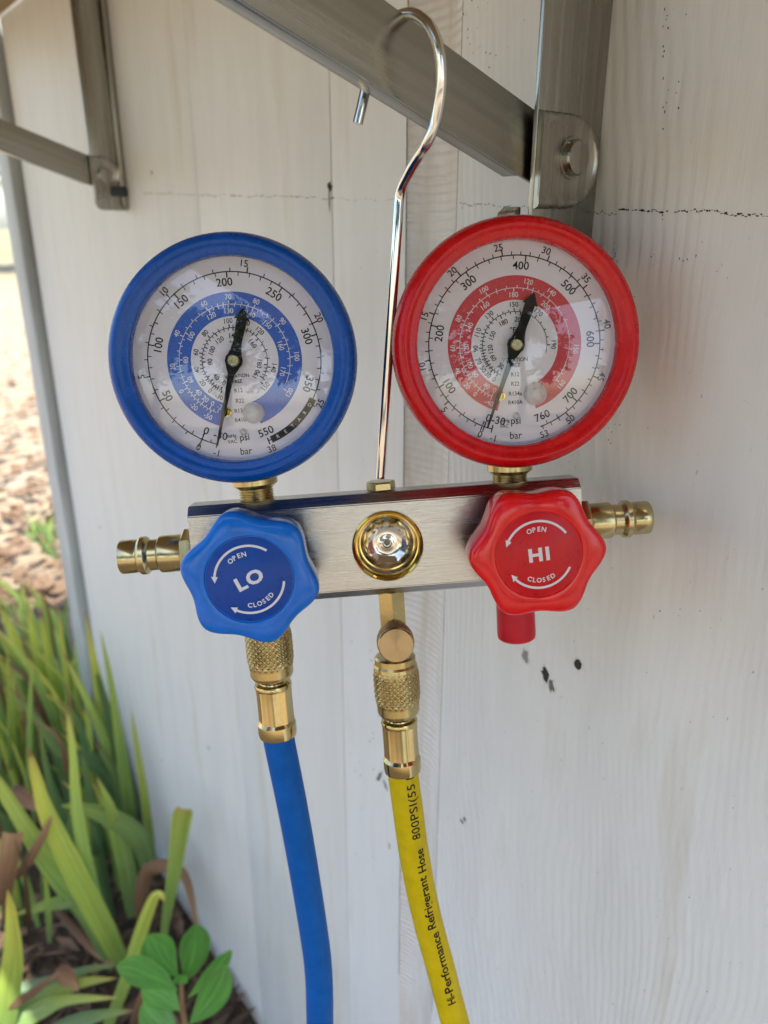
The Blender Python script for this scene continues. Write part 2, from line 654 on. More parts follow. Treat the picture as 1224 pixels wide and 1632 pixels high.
def glyphs(body, bold=0.0, spacing=1.0):
    """unit-height text centred on its box: (verts2d, faces, width, height)"""
    key = (body, bold, spacing)
    if key in _txt:
        return _txt[key]
    c = bpy.data.curves.new('print', 'FONT')
    c.body = body
    c.size = 1.0
    c.resolution_u = 3
    c.offset = bold
    c.space_character = spacing
    o = bpy.data.objects.new('print', c)
    col.objects.link(o)
    bpy.context.view_layer.update()
    dg = bpy.context.evaluated_depsgraph_get()
    me = o.evaluated_get(dg).to_mesh()
    vs = [(v.co.x, v.co.y) for v in me.vertices]
    fs = [list(p.vertices) for p in me.polygons]
    o.evaluated_get(dg).to_mesh_clear()
    bpy.data.objects.remove(o)
    bpy.data.curves.remove(c)
    x0 = min(v[0] for v in vs)
    x1 = max(v[0] for v in vs)
    y0 = min(v[1] for v in vs)
    y1 = max(v[1] for v in vs)
    cx, cy = (x0 + x1) / 2, (y0 + y1) / 2
    vs = [(x - cx, y - cy) for x, y in vs]
    _txt[key] = (vs, fs, x1 - x0, y1 - y0)
    return _txt[key]


class Print:
    """flat print on a disc in local XZ at depth y; positions in mm"""

    def __init__(s, y):
        s.mb = MB()
        s.y = y

    def quad(s, pts):
        s.mb.add([(x * 1e-3, s.y, z * 1e-3) for x, z in pts], [[0, 1, 2, 3]])

    def text(s, body, x, z, h, rot=0.0, sx=1.0, bold=0.0, spacing=1.0):
        """h: cap height in mm, rot: clockwise degrees"""
        vs, fs, w_, hh = glyphs(body, bold, spacing)
        k = h / 0.70
        ca, sa = math.cos(-R(rot)), math.sin(-R(rot))
        out = []
        for a, b in vs:
            a, b = a * k * sx, b * k
            out.append(((x + a * ca - b * sa) * 1e-3, s.y, (z + a * sa + b * ca) * 1e-3))
        s.mb.add(out, fs)

    def polar(s, body, ang, r, h, rot=None, **kw):
        a = R(ang)
        if rot is None:
            m_ = ang % 360
            rot = ang - 180 if 120 < m_ < 250 else ang
        s.text(body, r * math.sin(a), r * math.cos(a), h, rot, **kw)

    def tick(s, ang, r0, r1, wd):
        a = R(ang)
        d = (math.sin(a), math.cos(a))
        n = (d[1], -d[0])
        h = wd / 2
        s.quad([(d[0] * r0 - n[0] * h, d[1] * r0 - n[1] * h), (d[0] * r0 + n[0] * h, d[1] * r0 + n[1] * h),
                (d[0] * r1 + n[0] * h, d[1] * r1 + n[1] * h), (d[0] * r1 - n[0] * h, d[1] * r1 - n[1] * h)])

    def arc(s, a0, a1, r0, r1, step=2.0):
        n = max(2, int(abs(a1 - a0) / step))
        for k in range(n):
            p = R(a0 + (a1 - a0) * k / n)
            q = R(a0 + (a1 - a0) * (k + 1) / n)
            s.quad([(math.sin(p) * r0, math.cos(p) * r0), (math.sin(q) * r0, math.cos(q) * r0),
                    (math.sin(q) * r1, math.cos(q) * r1), (math.sin(p) * r1, math.cos(p) * r1)])

    def tri(s, a, b, c):
        s.mb.add([(x * 1e-3, s.y, z * 1e-3) for x, z in (a, b, c)], [[0, 1, 2]])

    def build(s, name, material, parent):
        return s.mb.build(name, material, parent, smooth=0, recalc=False)


# ================================================================== GROUND
g = MB()
xs = [-80, -30, -12, -6, -3, -2, -1.5, -1, -.75, -.5, -.25, 0, .25, .5, 1, 2, 4, 10, 30, 80]
ys = [-80, -30, -12, -5, -2, -1, -.5, 0, .25, .5, .75, 1, 1.25, 1.5, 2, 3, 5, 8, 14, 30, 90, 200]
for yv in ys:
    for xv in xs:
        near = max(0, 1 - math.hypot(xv, yv) / 9)
        g.v.append(Vector((xv, yv, 0.03 * near * mnoise.noise(Vector((xv * 1.7, yv * 1.7, 0))) - 0.01)))
nx = len(xs)
for j in range(len(ys) - 1):
    for i in range(nx - 1):
        g.f.append([j * nx + i, j * nx + i + 1, (j + 1) * nx + i + 1, (j + 1) * nx + i])
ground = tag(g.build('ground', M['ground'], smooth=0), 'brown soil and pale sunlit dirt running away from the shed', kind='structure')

# ================================================================== WALL
wall = empty('shed_wall', WALL_M)
tag(wall, 'white painted wooden siding wall with vertical grooves and raised grain', 'wall')
sR = wall_px(727, 300)[0]
sL = wall_px(647, 300)[0]
s528 = wall_px(528, 300)[0]
s305 = wall_px(305, 185)[0]
cornerx = wall_px(58, 418)[0]
WH = 2.3


def grain_height(x, z):
    """raised wood grain, in metres: wandering ridges that open into arches"""
    dr = mnoise.noise(Vector((x * 5, z * 1.6, 1.3))) * 3.2 + mnoise.noise(Vector((x * 16, z * 9, 4.1))) * 1.0 + mnoise.noise(Vector((x * 34, z * 40, 8.1))) * 0.26
    ph = x * 205 + dr * 2.0 + mnoise.noise(Vector((x * 9, z * .5, 7.7))) * 6.0 + z * 14.0
    w_ = math.sin(2 * PI * ph)
    w_ = w_ * .75 + .25 * math.sin(4 * PI * ph + 1.0)
    am = min(1, max(.12, .5 + 1.7 * mnoise.noise(Vector((x * 14, z * 1.3, 2.2)))))
    zz = min(1, max(0, (z - .45) / .5))
    return (0.00085 - .00070 * zz) * w_ * am + 0.0004 * mnoise.noise(Vector((x * 20, z * 3, 9.2)))


def grain_board(q, a, b, amt):
    """board whose face is a real relief where the picture shows it"""
    lo, hi = (.36, 1.08)
    xe = min(b, 0.02)
    nxx = max(2, int((xe - a) / .00062))
    nzz = int((hi - lo) / .0055)
    o = len(q.v)
    for j in range(nzz + 1):
        z = lo + (hi - lo) * j / nzz
        for i in range(nxx + 1):
            x = a + (xe - a) * i / nxx
            ed = min(1, (x - a) / .004, (xe - x) / .004)
            q.v.append(Vector((x, -amt * ed * grain_height(x, z) - .0002 * ed + .0016 * max(0, 1 - (x - a) / .0012) ** 2, z)))
    w_ = nxx + 1
    for j in range(nzz):
        for i in range(nxx):
            q.f.append([o + j * w_ + i, o + j * w_ + i + 1, o + (j + 1) * w_ + i + 1, o + (j + 1) * w_ + i])
    if b > xe:
        q.box(xe, b, 0, .016, -.02, WH)
    q.box(a, xe, 0.0004, .016, -.02, lo)
    q.box(a, xe, 0.0004, .016, hi, WH)
    q.box(a + .0002, xe, 0.0030, .016, lo, hi)


edges = [(sR, 1.7, 'wall_grain'), (s528, sL, 'wall_plain'), (s305, s528, 'wall_plain'), (cornerx, s305, 'wall_plain')]
for k, (a, b, mm) in enumerate(edges):
    q = MB()
    ga = 0.00018
    a2 = a + (0 if k == 0 else ga)
    b2 = b - (0 if k == 1 else ga)
    if k > 1:
        q.box(a2, b2, 0.0, 0.016, -0.02, WH, bev=0.0007)
    else:
        grain_board(q, a2, b2, 1.0 if k == 0 else 0.25)
    q.build('siding_board', M[mm], wall, smooth=40, recalc=(k > 1))
q = MB()   # broad shallow channel between two boards, hollow in section
prof = []
for k in range(15):
    t = k / 14
    prof.append((sL + (sR - sL) * t, 0.0006 + 0.0050 * math.sin(PI * t) ** 0.8))
nz = 2
for z in (-0.02, WH):
    for (x, y) in prof:
        q.v.append(Vector((x, y, z)))
for k in range(14):
    q.f.append([k, k + 1, 15 + k + 1, 15 + k])
q.build('groove_strip', M['groove_paint'], wall, smooth=40)
q = MB()
q.box(cornerx, 1.7, 0.018, 0.05, -0.02, WH)
q.build('backing_panel', M['backing_wood'], wall)
# corner trim: a post standing a little off the last board
q = MB()
q.box(cornerx - 0.070, cornerx - 0.014, -0.012, 0.02, -0.02, WH, bev=0.002)
q.build('corner_trim', M['trim'], wall)
q = MB()
q.box(cornerx - 0.082, cornerx - 0.0705, -0.006, 0.05, -0.02, WH, bev=0.001)
q.build('corner_edge', M['bare_wood'], wall)
q = MB()
q.box(cornerx - 0.060, cornerx - 0.001, 0.0205, 0.05, -0.02, WH)
q.build('corner_backing', M['backing_wood'], wall)
q = MB()
cz = wall_px(108, 810)[1]
q.prism([(cornerx - 0.012, cz - 0.03), (cornerx - 0.003, cz - 0.045), (cornerx - 0.002, cz + 0.03), (cornerx - 0.009, cz + 0.04), (cornerx - 0.013, cz + 0.01)], 0.004, 0.02, T=Matrix(((1, 0, 0, 0), (0, 0, 1, 0), (0, 1, 0, 0), (0, 0, 0, 1))))
q.build('split_wood', M['bare_wood'], wall)


def surf(x, z):
    """height of the board face where a mark sits"""
    if x > sR:
        return -max(grain_height(x + dx_, z) for dx_ in (-.0008, 0, .0008)) - .0002
    if s528 < x < sL:
        return -.25 * grain_height(x, z) - .0002
    return 0.0


def blob(mb, x, z, rx, rz, y0, y1, n=11, jag=0.35, rng=random):
    pts = []
    for k in range(n):
        a = 2 * PI * k / n
        j = 1 + rng.uniform(-jag, jag)
        pts.append((x + rx * j * math.cos(a), z + rz * j * math.sin(a)))
    o = len(mb.v)
    m = len(pts)
    sf_ = surf(x, z)
    y0 += sf_
    y1 += sf_
    mb.v += [Vector((px, y0, pz)) for px, pz in pts]
    mb.v += [Vector((x + (px - x) * .8, y1, z + (pz - z) * .8)) for px, pz in pts]
    mb.f.append([o + m + k for k in range(m)])
    for k in range(m):
        mb.f.append([o + k, o + (k + 1) % m, o + m + (k + 1) % m, o + m + k])


rng = random.Random(11)


def crack_run(px0, px1, steps, gap, wd, material, wob=0.0006):
    x0, z0 = wall_px(*px0)
    x1, z1 = wall_px(*px1)
    q = MB()
    drift = 0
    for k in range(steps):
        t = k / steps
        drift = drift * 0.7 + rng.uniform(-wob, wob)
        if rng.random() < gap:
            continue
        x = x0 + (x1 - x0) * (t + rng.uniform(0, .4) / steps)
        z = z0 + (z1 - z0) * t + drift
        blob(q, x, z, abs(x1 - x0) / steps * rng.uniform(.3, .85), wd * .75 * rng.uniform(.3, 1.2), 0.0001, -0.00012, 7, 0.5, rng)
    return q.build('crack', material, wall, smooth=0)


crack_run((948, 338), (985, 340), 12, .15, .00035, M['crack'])
crack_run((985, 333), (1042, 337), 24, .4, .00055, M['crack'], .0002)
crack_run((1042, 334), (1230, 345), 46, .16, .0005, M['crack'])
crack_run((733, 324), (856, 330), 40, .3, .00028, M['crack'])
crack_run((535, 316), (640, 318), 40, .35, .0002, M['crack_grey'])
crack_run((225, 308), (535, 316), 90, .2, .0005, M['crack_grey'])

q = MB()
for (px, py, dx, dy, n) in ((1060, 60, 4, 120, 12), (1075, 130, 20, 110, 10), (760, 60, 22, 60, 16), (780, 130, 30, 60, 12), (980, 410, 5, 30, 10), (1060, 350, 12, 10, 3), (1050, 410, 90, 10, 10), (980, 690, 10, 20, 6), (1090, 980, 40, 8, 4)):
    for k in range(n):
        x, z = wall_px(px + rng.uniform(-dx, dx), py + rng.uniform(-dy, dy))
        blob(q, x, z, rng.uniform(.0001, .0003), rng.uniform(.00015, .0006), .0001, -.0001, 6, .5, rng)
for k in range(55):
    x, z = wall_px(rng.uniform(740, 1220), rng.uniform(380, 1630))
    blob(q, x, z, rng.uniform(.00008, .00022), rng.uniform(.0001, .0003), .0001, -.0001, 6, .5, rng)
for k in range(22):
    x, z = wall_px(rng.uniform(560, 640), rng.uniform(1000, 1420))
    blob(q, x, z, rng.uniform(.0002, .0006), rng.uniform(.0003, .0012), .0001, -.0001, 6, .5, rng)
tag(q.build('paint_chips', M['crack'], wall, smooth=0), kind='stuff')


def chip(px, py, rx, rz, floor_m, tilt=0.0, jag=.25, lip=True, n=14, name='nail_hole'):
    """a dent in the paint: raised ragged lip round a dark floor"""
    x, z = wall_px(px, py)
    q = MB()
    pts = []
    for k in range(n):
        a = 2 * PI * k / n
        j = 1 + rng.uniform(-jag, jag)
        u, v = rx * j * math.cos(a), rz * j * math.sin(a)
        pts.append((u * math.cos(tilt) - v * math.sin(tilt), u * math.sin(tilt) + v * math.cos(tilt)))
    sf_ = min(surf(x + u * .7, z + v * .7) for u, v in pts)
    q.v = [Vector((x + u, sf_ - 0.00012, z + v)) for u, v in pts]
    q.f = [list(range(n))]
    h = q.build(name, floor_m, wall, smooth=0, recalc=False)
    if lip:
        q = MB()
        for k, (u, v) in enumerate(pts):
            q.v += [Vector((x + u * 1.25, sf_ + 0.0006, z + v * 1.25)), Vector((x + u * 1.08, sf_ - .0006 * rng.uniform(.5, 1.3), z + v * 1.08)), Vector((x + u * .93, sf_ - 0.0001, z + v * .93))]
        for k in range(n):
            a, b = k * 3, ((k + 1) % n) * 3
            q.f += [[a, b, b + 1, a + 1], [a + 1, b + 1, b + 2, a + 2]]
        q.build('ragged_paint', M['wall_plain'], h, smooth=60)
    return h


chip(838, 1045, .0025, .0042, M['nail'], .25)
chip(870, 1075, .0026, .0050, M['crack'], .5, .45)
chip(879, 1092, .0022, .0036, M['crack_grey'], .2, .4)
chip(922, 1058, .0026, .0032, M['crack'], 0, .12)
chip(737, 1308, .0013, .0019, M['crack_grey'], .6, .3, False, name='paint_dent')
chip(741, 1305, .0008, .0016, M['crack'], .6, .3, False, name='paint_dent')
chip(606, 1236, .0016, .0060, M['crack_grey'], -.5, .5, False, name='paint_dent')
chip(614, 1250, .0014, .0050, M['crack_grey'], .5, .5, False, name='paint_dent')
chip(621, 1348, .0008, .0030, M['crack_grey'], .1, .4, False, name='paint_dent')
chip(526, 299, .0024, .0030, M['crack'], .3, .4, False, name='paint_dent')
chip(525, 315, .0010, .0080, M['crack_grey'], 0, .3, False, name='paint_dent')
chip(242, 275, .0016, .0016, M['crack_grey'], .3, .3, False, name='paint_dent')
chip(160, 840, .0030, .0020, M['crack_grey'], .3, .3, False, name='paint_dent')
chip(333, 1192, .0016, .0030, M['crack_grey'], .6, .3, False, name='paint_dent')
chip(258, 1212, .0016, .0020, M['crack_grey'], .3, .3, False, name='paint_dent')


# ================================================================== SHELF BRACKETS
def bracket(sx, fl_n, base_h, label, detail):
    """sx: wall x of the near flange face; frame: x along wall, y into wall, z up"""
    root = empty('shelf_bracket', WALL_M @ Matrix.Translation((sx, 0, base_h)))
    tag(root, label, 'bracket', 'steel shelf brackets on the wall')
    th = 0.0022
    top = 0.185
    low = -0.030 if detail else -0.046
    # near flange with rounded lower outer corner
    def outline(x0, x1, z0, z1, r):
        pts = [(x0, z1)]
        for k in range(7):
            a = PI + (PI / 2) * k / 6
            pts.append((x0 + r + r * math.cos(a), z0 + r + r * math.sin(a)))
        pts += [(x1, z0), (x1, z1)]
        return pts
    YZ = Matrix(((0, 0, 1, 0), (1, 0, 0, 0), (0, 1, 0, 0), (0, 0, 0, 1)))
    q = MB()
    q.prism(outline(-fl_n, -0.0005, low, top, 0.008), -th, 0.0, YZ)
    q.prism(outline(-0.014, -0.0005, low, top, 0.006), -0.016 - th, -0.016, YZ)
    q.box(-0.0160, -th, -0.0028, -0.0006, low + .006, top)
    f_ = q.build('wall_channel', M['steel'], root, bev=0.0006)
    q = MB()
    if detail:
      q.prism([(-0.006, low + .004), (-0.0006, low), (-0.0006, top), (-0.006, top)], 0.0003, 0.0035, YZ)
    if detail:
      q.build('folded_lip', M['steel'], root, bev=0.0012)
    # diagonal strut, folded sheet with turned edges
    be = R(19.4)
    e = Vector((0, -math.cos(be), math.sin(be)))
    nrm = Vector((0, math.sin(be), math.cos(be)))
    c0 = Vector((-0.0045, -fl_n + 0.012, 0.0 if detail else 0.0003))
    Ms = Matrix(((1, e.x, nrm.x, c0.x), (0, e.y, nrm.y, c0.y), (0, e.z, nrm.z, c0.z), (0, 0, 0, 1)))
    q = MB()
    ln = 0.37
    hw = 0.0123
    q.box(-0.0009, 0.0009, 0, ln, -hw, hw)
    q.box(-0.0092, -0.0012, 0.012, ln, hw - 0.0019, hw - 0.0001)
    q.box(-0.0092, -0.0012, 0.012, ln, -hw + 0.0001, -hw + 0.0019)
    q.build('diagonal_strut', M['steel_strut'], root, bev=0.0004, M_=Ms)
    # level arm under the shelf
    q = MB()
    q.box(-0.0154, -0.0024, -0.40, -0.004, top - 0.030, top - 0.0003)
    q.build('shelf_arm', M['steel'], root, bev=0.0008)
    # raised pressing and bolt
    cy, cz = (-0.0215, 0.0)
    q = MB()
    pts = []
    a_ = fl_n - 0.0005
    r = 0.0160
    pts.append((-a_, r))
    for k in range(13):
        t = PI / 2 - PI * k / 12
        pts.append((cy + 0.0005 + r * 1.05 * math.cos(t), cz + r * math.sin(t)))
    pts.append((-a_, -r))
    n = len(pts)
    mx_ = sum(p[0] for p in pts) / n
    rings = [(1.12, 0.0001), (1.10, 0.0014), (1.06, 0.0025), (1.0, 0.0030), (0.93, 0.0030), (0.86, 0.0026), (0.80, 0.0020)]
    for sc, hgt in rings:
        for (y, z) in pts:
            yy = mx_ + (y - mx_) * sc if y > -a_ + 1e-5 else y
            q.v.append(Vector((hgt, max(yy, -a_), z * sc - .0015)))
    for i in range(len(rings) - 1):
        for k in range(n):
            k2 = (k + 1) % n
            q.f.append([i * n + k, i * n + k2, (i + 1) * n + k2, (i + 1) * n + k])
    q.f.append([(len(rings) - 1) * n + k for k in range(n)])
    q.build('pressed_cup', M['steel'], root, smooth=60)
    q = MB()
    q.lathe([(0.0001, 0.0062), (0.0050, 0.0061), (0.0062, 0.0058), (0.0067, 0.0050), (0.0068, 0.0026), (0.0080, 0.0025), (0.0081, 0.0015)][::-1], 28, Matrix.Translation((0, cy + .001, cz)) @ Matrix.Rotation(PI / 2, 4, 'Y'))
    q.build('bolt', M['steel'], root, smooth=30)
    if detail:
        q = MB()
        q.box(0.0005, 0.006, -0.016, -0.001, low + .012, low + .021, bev=.0015)
        q.build('rubber_stop', M['dark_plastic'], root)
    else:
        q = MB()
        q.prism([(-a_ - .0058, -.026), (-a_ - .0045, -.0205), (-a_ - .0015, -.0185), (-a_, -.0185), (-a_, -.03), (-a_ - .006, -.03)], -.0150, -.0062, YZ)
        q.build('locking_tab', M['steel'], root, bev=.0005)
    return root


def nh(x, y, sx):
    return plane_px(x, y, -sx)


sxR = wall_px(962, 190)[0]
nR, hR = plane_px(900, 252, -sxR)
bracket(sxR, plane_px(862, 100, -sxR)[0], hR, 'near stainless shelf bracket the chrome hook hangs from, behind red gauge', False)
sxL = wall_px(190, 200)[0]
nL, hL = plane_px(167, 280, -sxL)
bracket(sxL, 0.031, hL, 'farther blurred stainless shelf bracket at upper left of the wall', True)
q = MB()
q.box(-1.35, 0.45, -0.47, -0.004, 0, 0.022, bev=0.003)  # unseen shelf the brackets imply; reach and warm tone set to shade and tint the wall
sh = q.build('shelf', M['shelf_board'])
sh.matrix_world = WALL_M @ Matrix.Translation((0, 0, max(hR, hL) + 0.1875))
tag(sh, 'unseen flat wooden shelf on the two brackets above the frame, sized to shade the wall', 'shelf')

# ================================================================== MANIFOLD GAUGE SET
man = empty('manifold_gauge_set', BLK_M)
tag(man, 'refrigerant manifold with blue and red gauges hanging from a hook', 'gauge set')

# --- aluminium block with chamfered long edges and a bored sight-glass pocket
c = 0.0038
hx = 0.0815
z0, z1, yb = -0.0213, 0.0225, 0.0190
prof = [(c, z0), (yb - c, z0), (yb, z0 + c), (yb, z1 - c), (yb - c, z1), (c, z1), (0, z1 - c), (0, z0 + c)]
q = MB()
q.prism(prof, 0.002 - hx, 0.002 + hx, Matrix(((0, 0, 1, 0), (1, 0, 0, 0), (0, 1, 0, 0), (0, 0, 0, 1))))
block = q.build('valve_block', M['aluminium'], man, smooth=0)
cut = MB()
cut.lathe([(0.0147, -0.012), (0.0147, 0.005)], 64, T((0.0016, 0, 0.0004), '-y'))
co = cut.build('cutter', M['gold'])
co.parent = man
bo = block.modifiers.new('bore', 'BOOLEAN')
bo.operation = 'DIFFERENCE'
bo.solver = 'EXACT'
bo.object = co
bpy.context.view_layer.update()
dg = bpy.context.evaluated_depsgraph_get()
nm = bpy.data.meshes.new_from_object(block.evaluated_get(dg))
block.modifiers.clear()
block.data = nm
bpy.data.objects.remove(co)
bm = bmesh.new()
bm.from_mesh(nm)
es = [e for e in bm.edges if len(e.link_faces) == 2 and R(25) < e.calc_face_angle(0)]
bmesh.ops.bevel(bm, geom=es, offset=0.00035, segments=2, affect='EDGES', clamp_overlap=True)
bm.to_mesh(nm)
bm.free()
nm.shade_smooth()
nm.set_sharp_from_angle(angle=R(20))

# --- sight glass
sgT = T((0.0016, 0, 0.0004), '-y')      # local +Z points to the viewer
q = MB()
q.lathe([(0.0143, -0.0105), (0.0145, 0.0006), (0.0150, 0.0008), (0.0151, 0.0002)][::-1] + [], 64, sgT)
q = MB()
q.lathe([(0.0148, -0.0005), (0.0148, 0.0006), (0.0143, 0.0009), (0.0136, 0.0003), (0.0131, -0.002), (0.0126, -0.0021), (0.0118, -0.0058), (0.0112, -0.0060), (0.0098, -0.0095), (0.0001, -0.0096)], 72, sgT, caps=False)
sgl = q.build('sight_glass', M['gold'], man, smooth=35)
q = MB()
def teeth(ph, r, a):
    return r * (1 + 0.035 * math.cos(12 * ph)) if r > 0.0082 else r
q.lathe([(0.0094, -0.0093), (0.0094, -0.0046), (0.0091, -0.0042), (0.0084, -0.0038), (0.0076, -0.0042), (0.0064, -0.0052), (0.0048, -0.0057), (0.0036, -0.0057), (0.0028, -0.0053), (0.0020, -0.0051), (0.0016, -0.0064), (0.0001, -0.0065)], 112, sgT, rf=teeth)
q.build('scalloped_core', M['chrome'], sgl, smooth=40)
q = MB()
q.lathe([(0.0014, -0.0063), (0.0012, -0.0056), (0.0001, -0.0055)], 20, sgT)
q.build('core_stud', M['dark_plastic'], sgl, smooth=40)
q = MB()
q.lathe([(0.0130, -0.0019), (0.009, -0.0016), (0.005, -0.0014), (0.0001, -0.0013)], 48, sgT, caps=False)
q.build('glass_window', M['sight_lens'], sgl, smooth=60)


# --- pressure gauges
def gauge(x, z, lean, spec, GS=1.067):
    """local frame of a gauge: dial centre, x right, -y to the viewer"""
    body = MB()
    # metal can
    body.lathe([(0.0405, -0.001), (0.0405, 0.0185), (0.0385, 0.0205), (0.0001, 0.0205)], 72, T((0, 0, 0), 'y'))
    Mx = Matrix.Translation((x, 0, z)) @ Matrix.Rotation(R(lean), 4, 'Y') @ Matrix.Scale(GS, 4)
    gz = body.build('pressure_gauge', M['steel'], man, smooth=35, M_=Mx)
    gz['label'] = spec['label']
    # stem with thread
    q = MB()
    zt = -0.041
    zb = -(z - 0.0225) / math.cos(R(lean)) / GS
    pr = [(0.0088, 0.0), (0.0088, 0.0065), (0.0072, 0.0078)]
    n_th = 5
    L0 = -zb + zt - 0.0078
    for k in range(n_th):
        a = 0.0078 + L0 * k / n_th
        pr += [(0.0062, a + L0 * .1 / n_th), (0.0068, a + L0 * .45 / n_th), (0.0068, a + L0 * .6 / n_th), (0.0062, a + L0 * .95 / n_th)]
    pr += [(0.0062, -zb + zt + 0.001), (0.0001, -zb + zt + 0.001)]
    q.lathe([(0.0001, -0.002)] + [(0.0088, -0.002)] + pr[1:], 36, T((0, 0.010, zt), '-z'))
    q.build('threaded_stem', M['brass'], gz, smooth=30)
    # rubber boot
    q = MB()
    pf = [(0.0382, 0.0030), (0.0366, -0.0040), (0.0362, -0.0085), (0.0366, -0.0103), (0.0376, -0.0108), (0.0388, -0.0107),
          (0.0396, -0.0112), (0.0408, -0.0120), (0.0420, -0.0117), (0.0434, -0.0104), (0.0444, -0.0080), (0.0449, -0.0055), (0.0450, -0.0040), (0.0446, -0.0034), (0.0449, -0.0028),
          (0.0449, 0.0020), (0.0444, 0.0070), (0.0432, 0.0095), (0.0406, 0.0100)]
    q.lathe(pf, 128, T((0, 0, 0), 'y'), caps=False)
    b_ = q.build('rubber_boot', spec['boot'], gz, smooth=50)
    # bezel step seen just inside the boot
    q = MB()
    q.lathe([(0.0374, -0.0030), (0.0372, -0.0064), (0.0366, -0.0063), (0.0365, -0.0031)], 96, T((0, 0, 0), 'y'), caps=False)
    q.build('bezel', M['dial_white'], gz, smooth=40)
    # dial plate
    q = MB()
    q.lathe([(0.0375, -0.0012), (0.0375, -0.0030), (0.0001, -0.0030)], 96, T((0, 0, 0), 'y'))
    dl = q.build('dial_plate', M['dial_white'], gz, smooth=30)
    S = 36.6
    # coloured band
    p = Print(-0.00306)
    b0, b1 = spec['band']
    p.arc(b0, b1, S * .437, S * .672, 2)
    p.build('colour_band', spec['band_mat'], dl)
    bk = Print(-0.00312)
    wh = Print(-0.00314)
    rs = S * .862
    bk.arc(spec['arc'][0], spec['arc'][1], rs - .2, rs + .2, 1.5)
    a_bar, d_bar = spec['bar']
    for nb in range(spec['bar_n'] + 1):
        a = a_bar + d_bar * nb
        big = nb % 5 == 0
        bk.tick(a, rs, rs + (2.0 if big else 1.35), .46 if big else .32)
    d_psi = d_bar / 14.504
    for k in range(int(spec['psi_max'] / spec['psi_step']) + 1):
        a = a_bar + d_psi * k * spec['psi_step']
        big = k % 5 == 0
        bk.tick(a, rs, rs - (2.1 if big else 1.4), .46 if big else .32)
    for s_, a in spec['bars']:
        bk.polar(s_, a, S * .948, 2.4, sx=1.0, bold=.010)
    for s_, a in spec['psis']:
        bk.polar(s_, a, S * .765, 2.8, sx=1.0, bold=.010)
    # heavy zero marks near the vacuum end
    for a, r0, r1, wd in spec['zero']:
        bk.tick(a, S * r0, S * r1, wd)
    # white scale on the band
    rw = S * .552
    w0_, w1_ = spec['warc']
    wh.arc(w0_, w1_, rw - .11, rw + .11, 2)
    def ladder(p_, labels, r, sgn, wd, ln, sub):
        for i, (s_, a) in enumerate(labels):
            p_.tick(a, r, r + sgn * ln, wd * 1.25)
            if i + 1 < len(labels):
                b = labels[i + 1][1]
                n = sub if abs(b - a) > 12 else 2
                for k in range(1, n):
                    p_.tick(a + (b - a) * k / n, r, r + sgn * ln * .7, wd)
    ladder(wh, spec['w_out'], rw, 1, .27, 1.3, 4)
    ladder(wh, spec['w_in'], rw, -1, .27, 1.3, 4)
    for s_, a in spec['w_out']:
        if s_:
            wh.polar(s_, a, S * .622, 1.8, sx=.95, bold=.012)
    for s_, a in spec['w_in']:
        if s_:
            wh.polar(s_, a, S * .487, 1.8, sx=.95, bold=.012)
    ri = S * .325
    i0, i1 = spec['iarc']
    bk.arc(i0, i1, ri - .11, ri + .11, 3)
    ladder(bk, spec['i_out'], ri, 1, .3, 1.25, 4)
    ladder(bk, spec['i_in'], ri, -1, .3, 1.25, 4)
    for s_, a in spec['i_out']:
        if s_:
            bk.polar(s_, a, S * .393, 1.75, sx=.95, bold=.008)
    for s_, a in spec['i_in']:
        if s_:
            bk.polar(s_, a, S * .247, 1.75, sx=.95, bold=.008)
    for s_, tx, tz, h in spec['words']:
        bk.text(s_, tx, tz, h, 0, sx=.92, bold=.006)
    if spec.get('retard'):
        ra, rb = spec['retard']
        bk.arc(ra, rb, rs - 1.3, rs + 1.3, 1.5)
        n = 6
        for k, ch in enumerate('RETARD'):
            a = rb + (ra - rb) * (k + .85) / (n + .6)
            wh.polar(ch, a, rs, 1.35, rot=a - 180, sx=.95, bold=.004)
    bk.build('black_print', M['black_ink'], dl)
    wh.build('white_print', M['white_ink'], dl)
    # small holes, vent bubbles
    for (hx_, hz_, r_, mt, dome) in spec['dots']:
        q = MB()
        if dome:
            q.lathe([(r_, 0.0), (r_ * .97, r_ * .25), (r_ * .8, r_ * .55), (r_ * .5, r_ * .75), (0.00005, r_ * .82)], 28, T((hx_, -0.0032, hz_), '-y'))
            q.build('vent_bubble', mt, gz, smooth=60)
            q = MB()
            q.lathe([(r_ * .42, 0), (r_ * .36, r_ * .3), (0.00005, r_ * .33)], 20, T((hx_ + .0001, -0.0031, hz_), '-y'))
            q.build('bubble_core', M['dial_white'], gz, smooth=50)
        else:
            q.lathe([(r_, 0.0), (r_ * .98, .0004), (r_ * .7, .0005), (r_ * .62, .0001), (0.00005, .0001)], 24, T((hx_, -0.0031, hz_), '-y'))
            q.build('adjusting_screw', mt, gz, smooth=30)
    # needle
    th = spec['needle']
    q = MB()
    tip = spec['tip']
    prof2 = [(-.2, tip), (.2, tip), (.62, 18.0), (.95, 6.0), (1.6, 3.8), (2.6, 2.6)]
    pts = []
    hub = 3.25
    # pointer side runs along +r, counterweight along -r
    right = [(.3, tip), (.65, 20.0), (1.0, 8.0), (1.25, 5.0), (2.2, 3.0)]
    arcs = [(hub * math.cos(t), hub * math.sin(t)) for t in [R(40), R(15), R(-15), R(-40)]]
    tail = [(1.9, -4.4), (1.55, -6.5), (1.9, -15.0), (2.9, -14.8), (.6, -18.6), (0, -19.2)]
    half = right + arcs + tail
    full = half + [(-a, b) for a, b in reversed(half[:-1])]
    A = R(th)
    d_ = (math.sin(A), math.cos(A))
    nn_ = (math.cos(A), -math.sin(A))
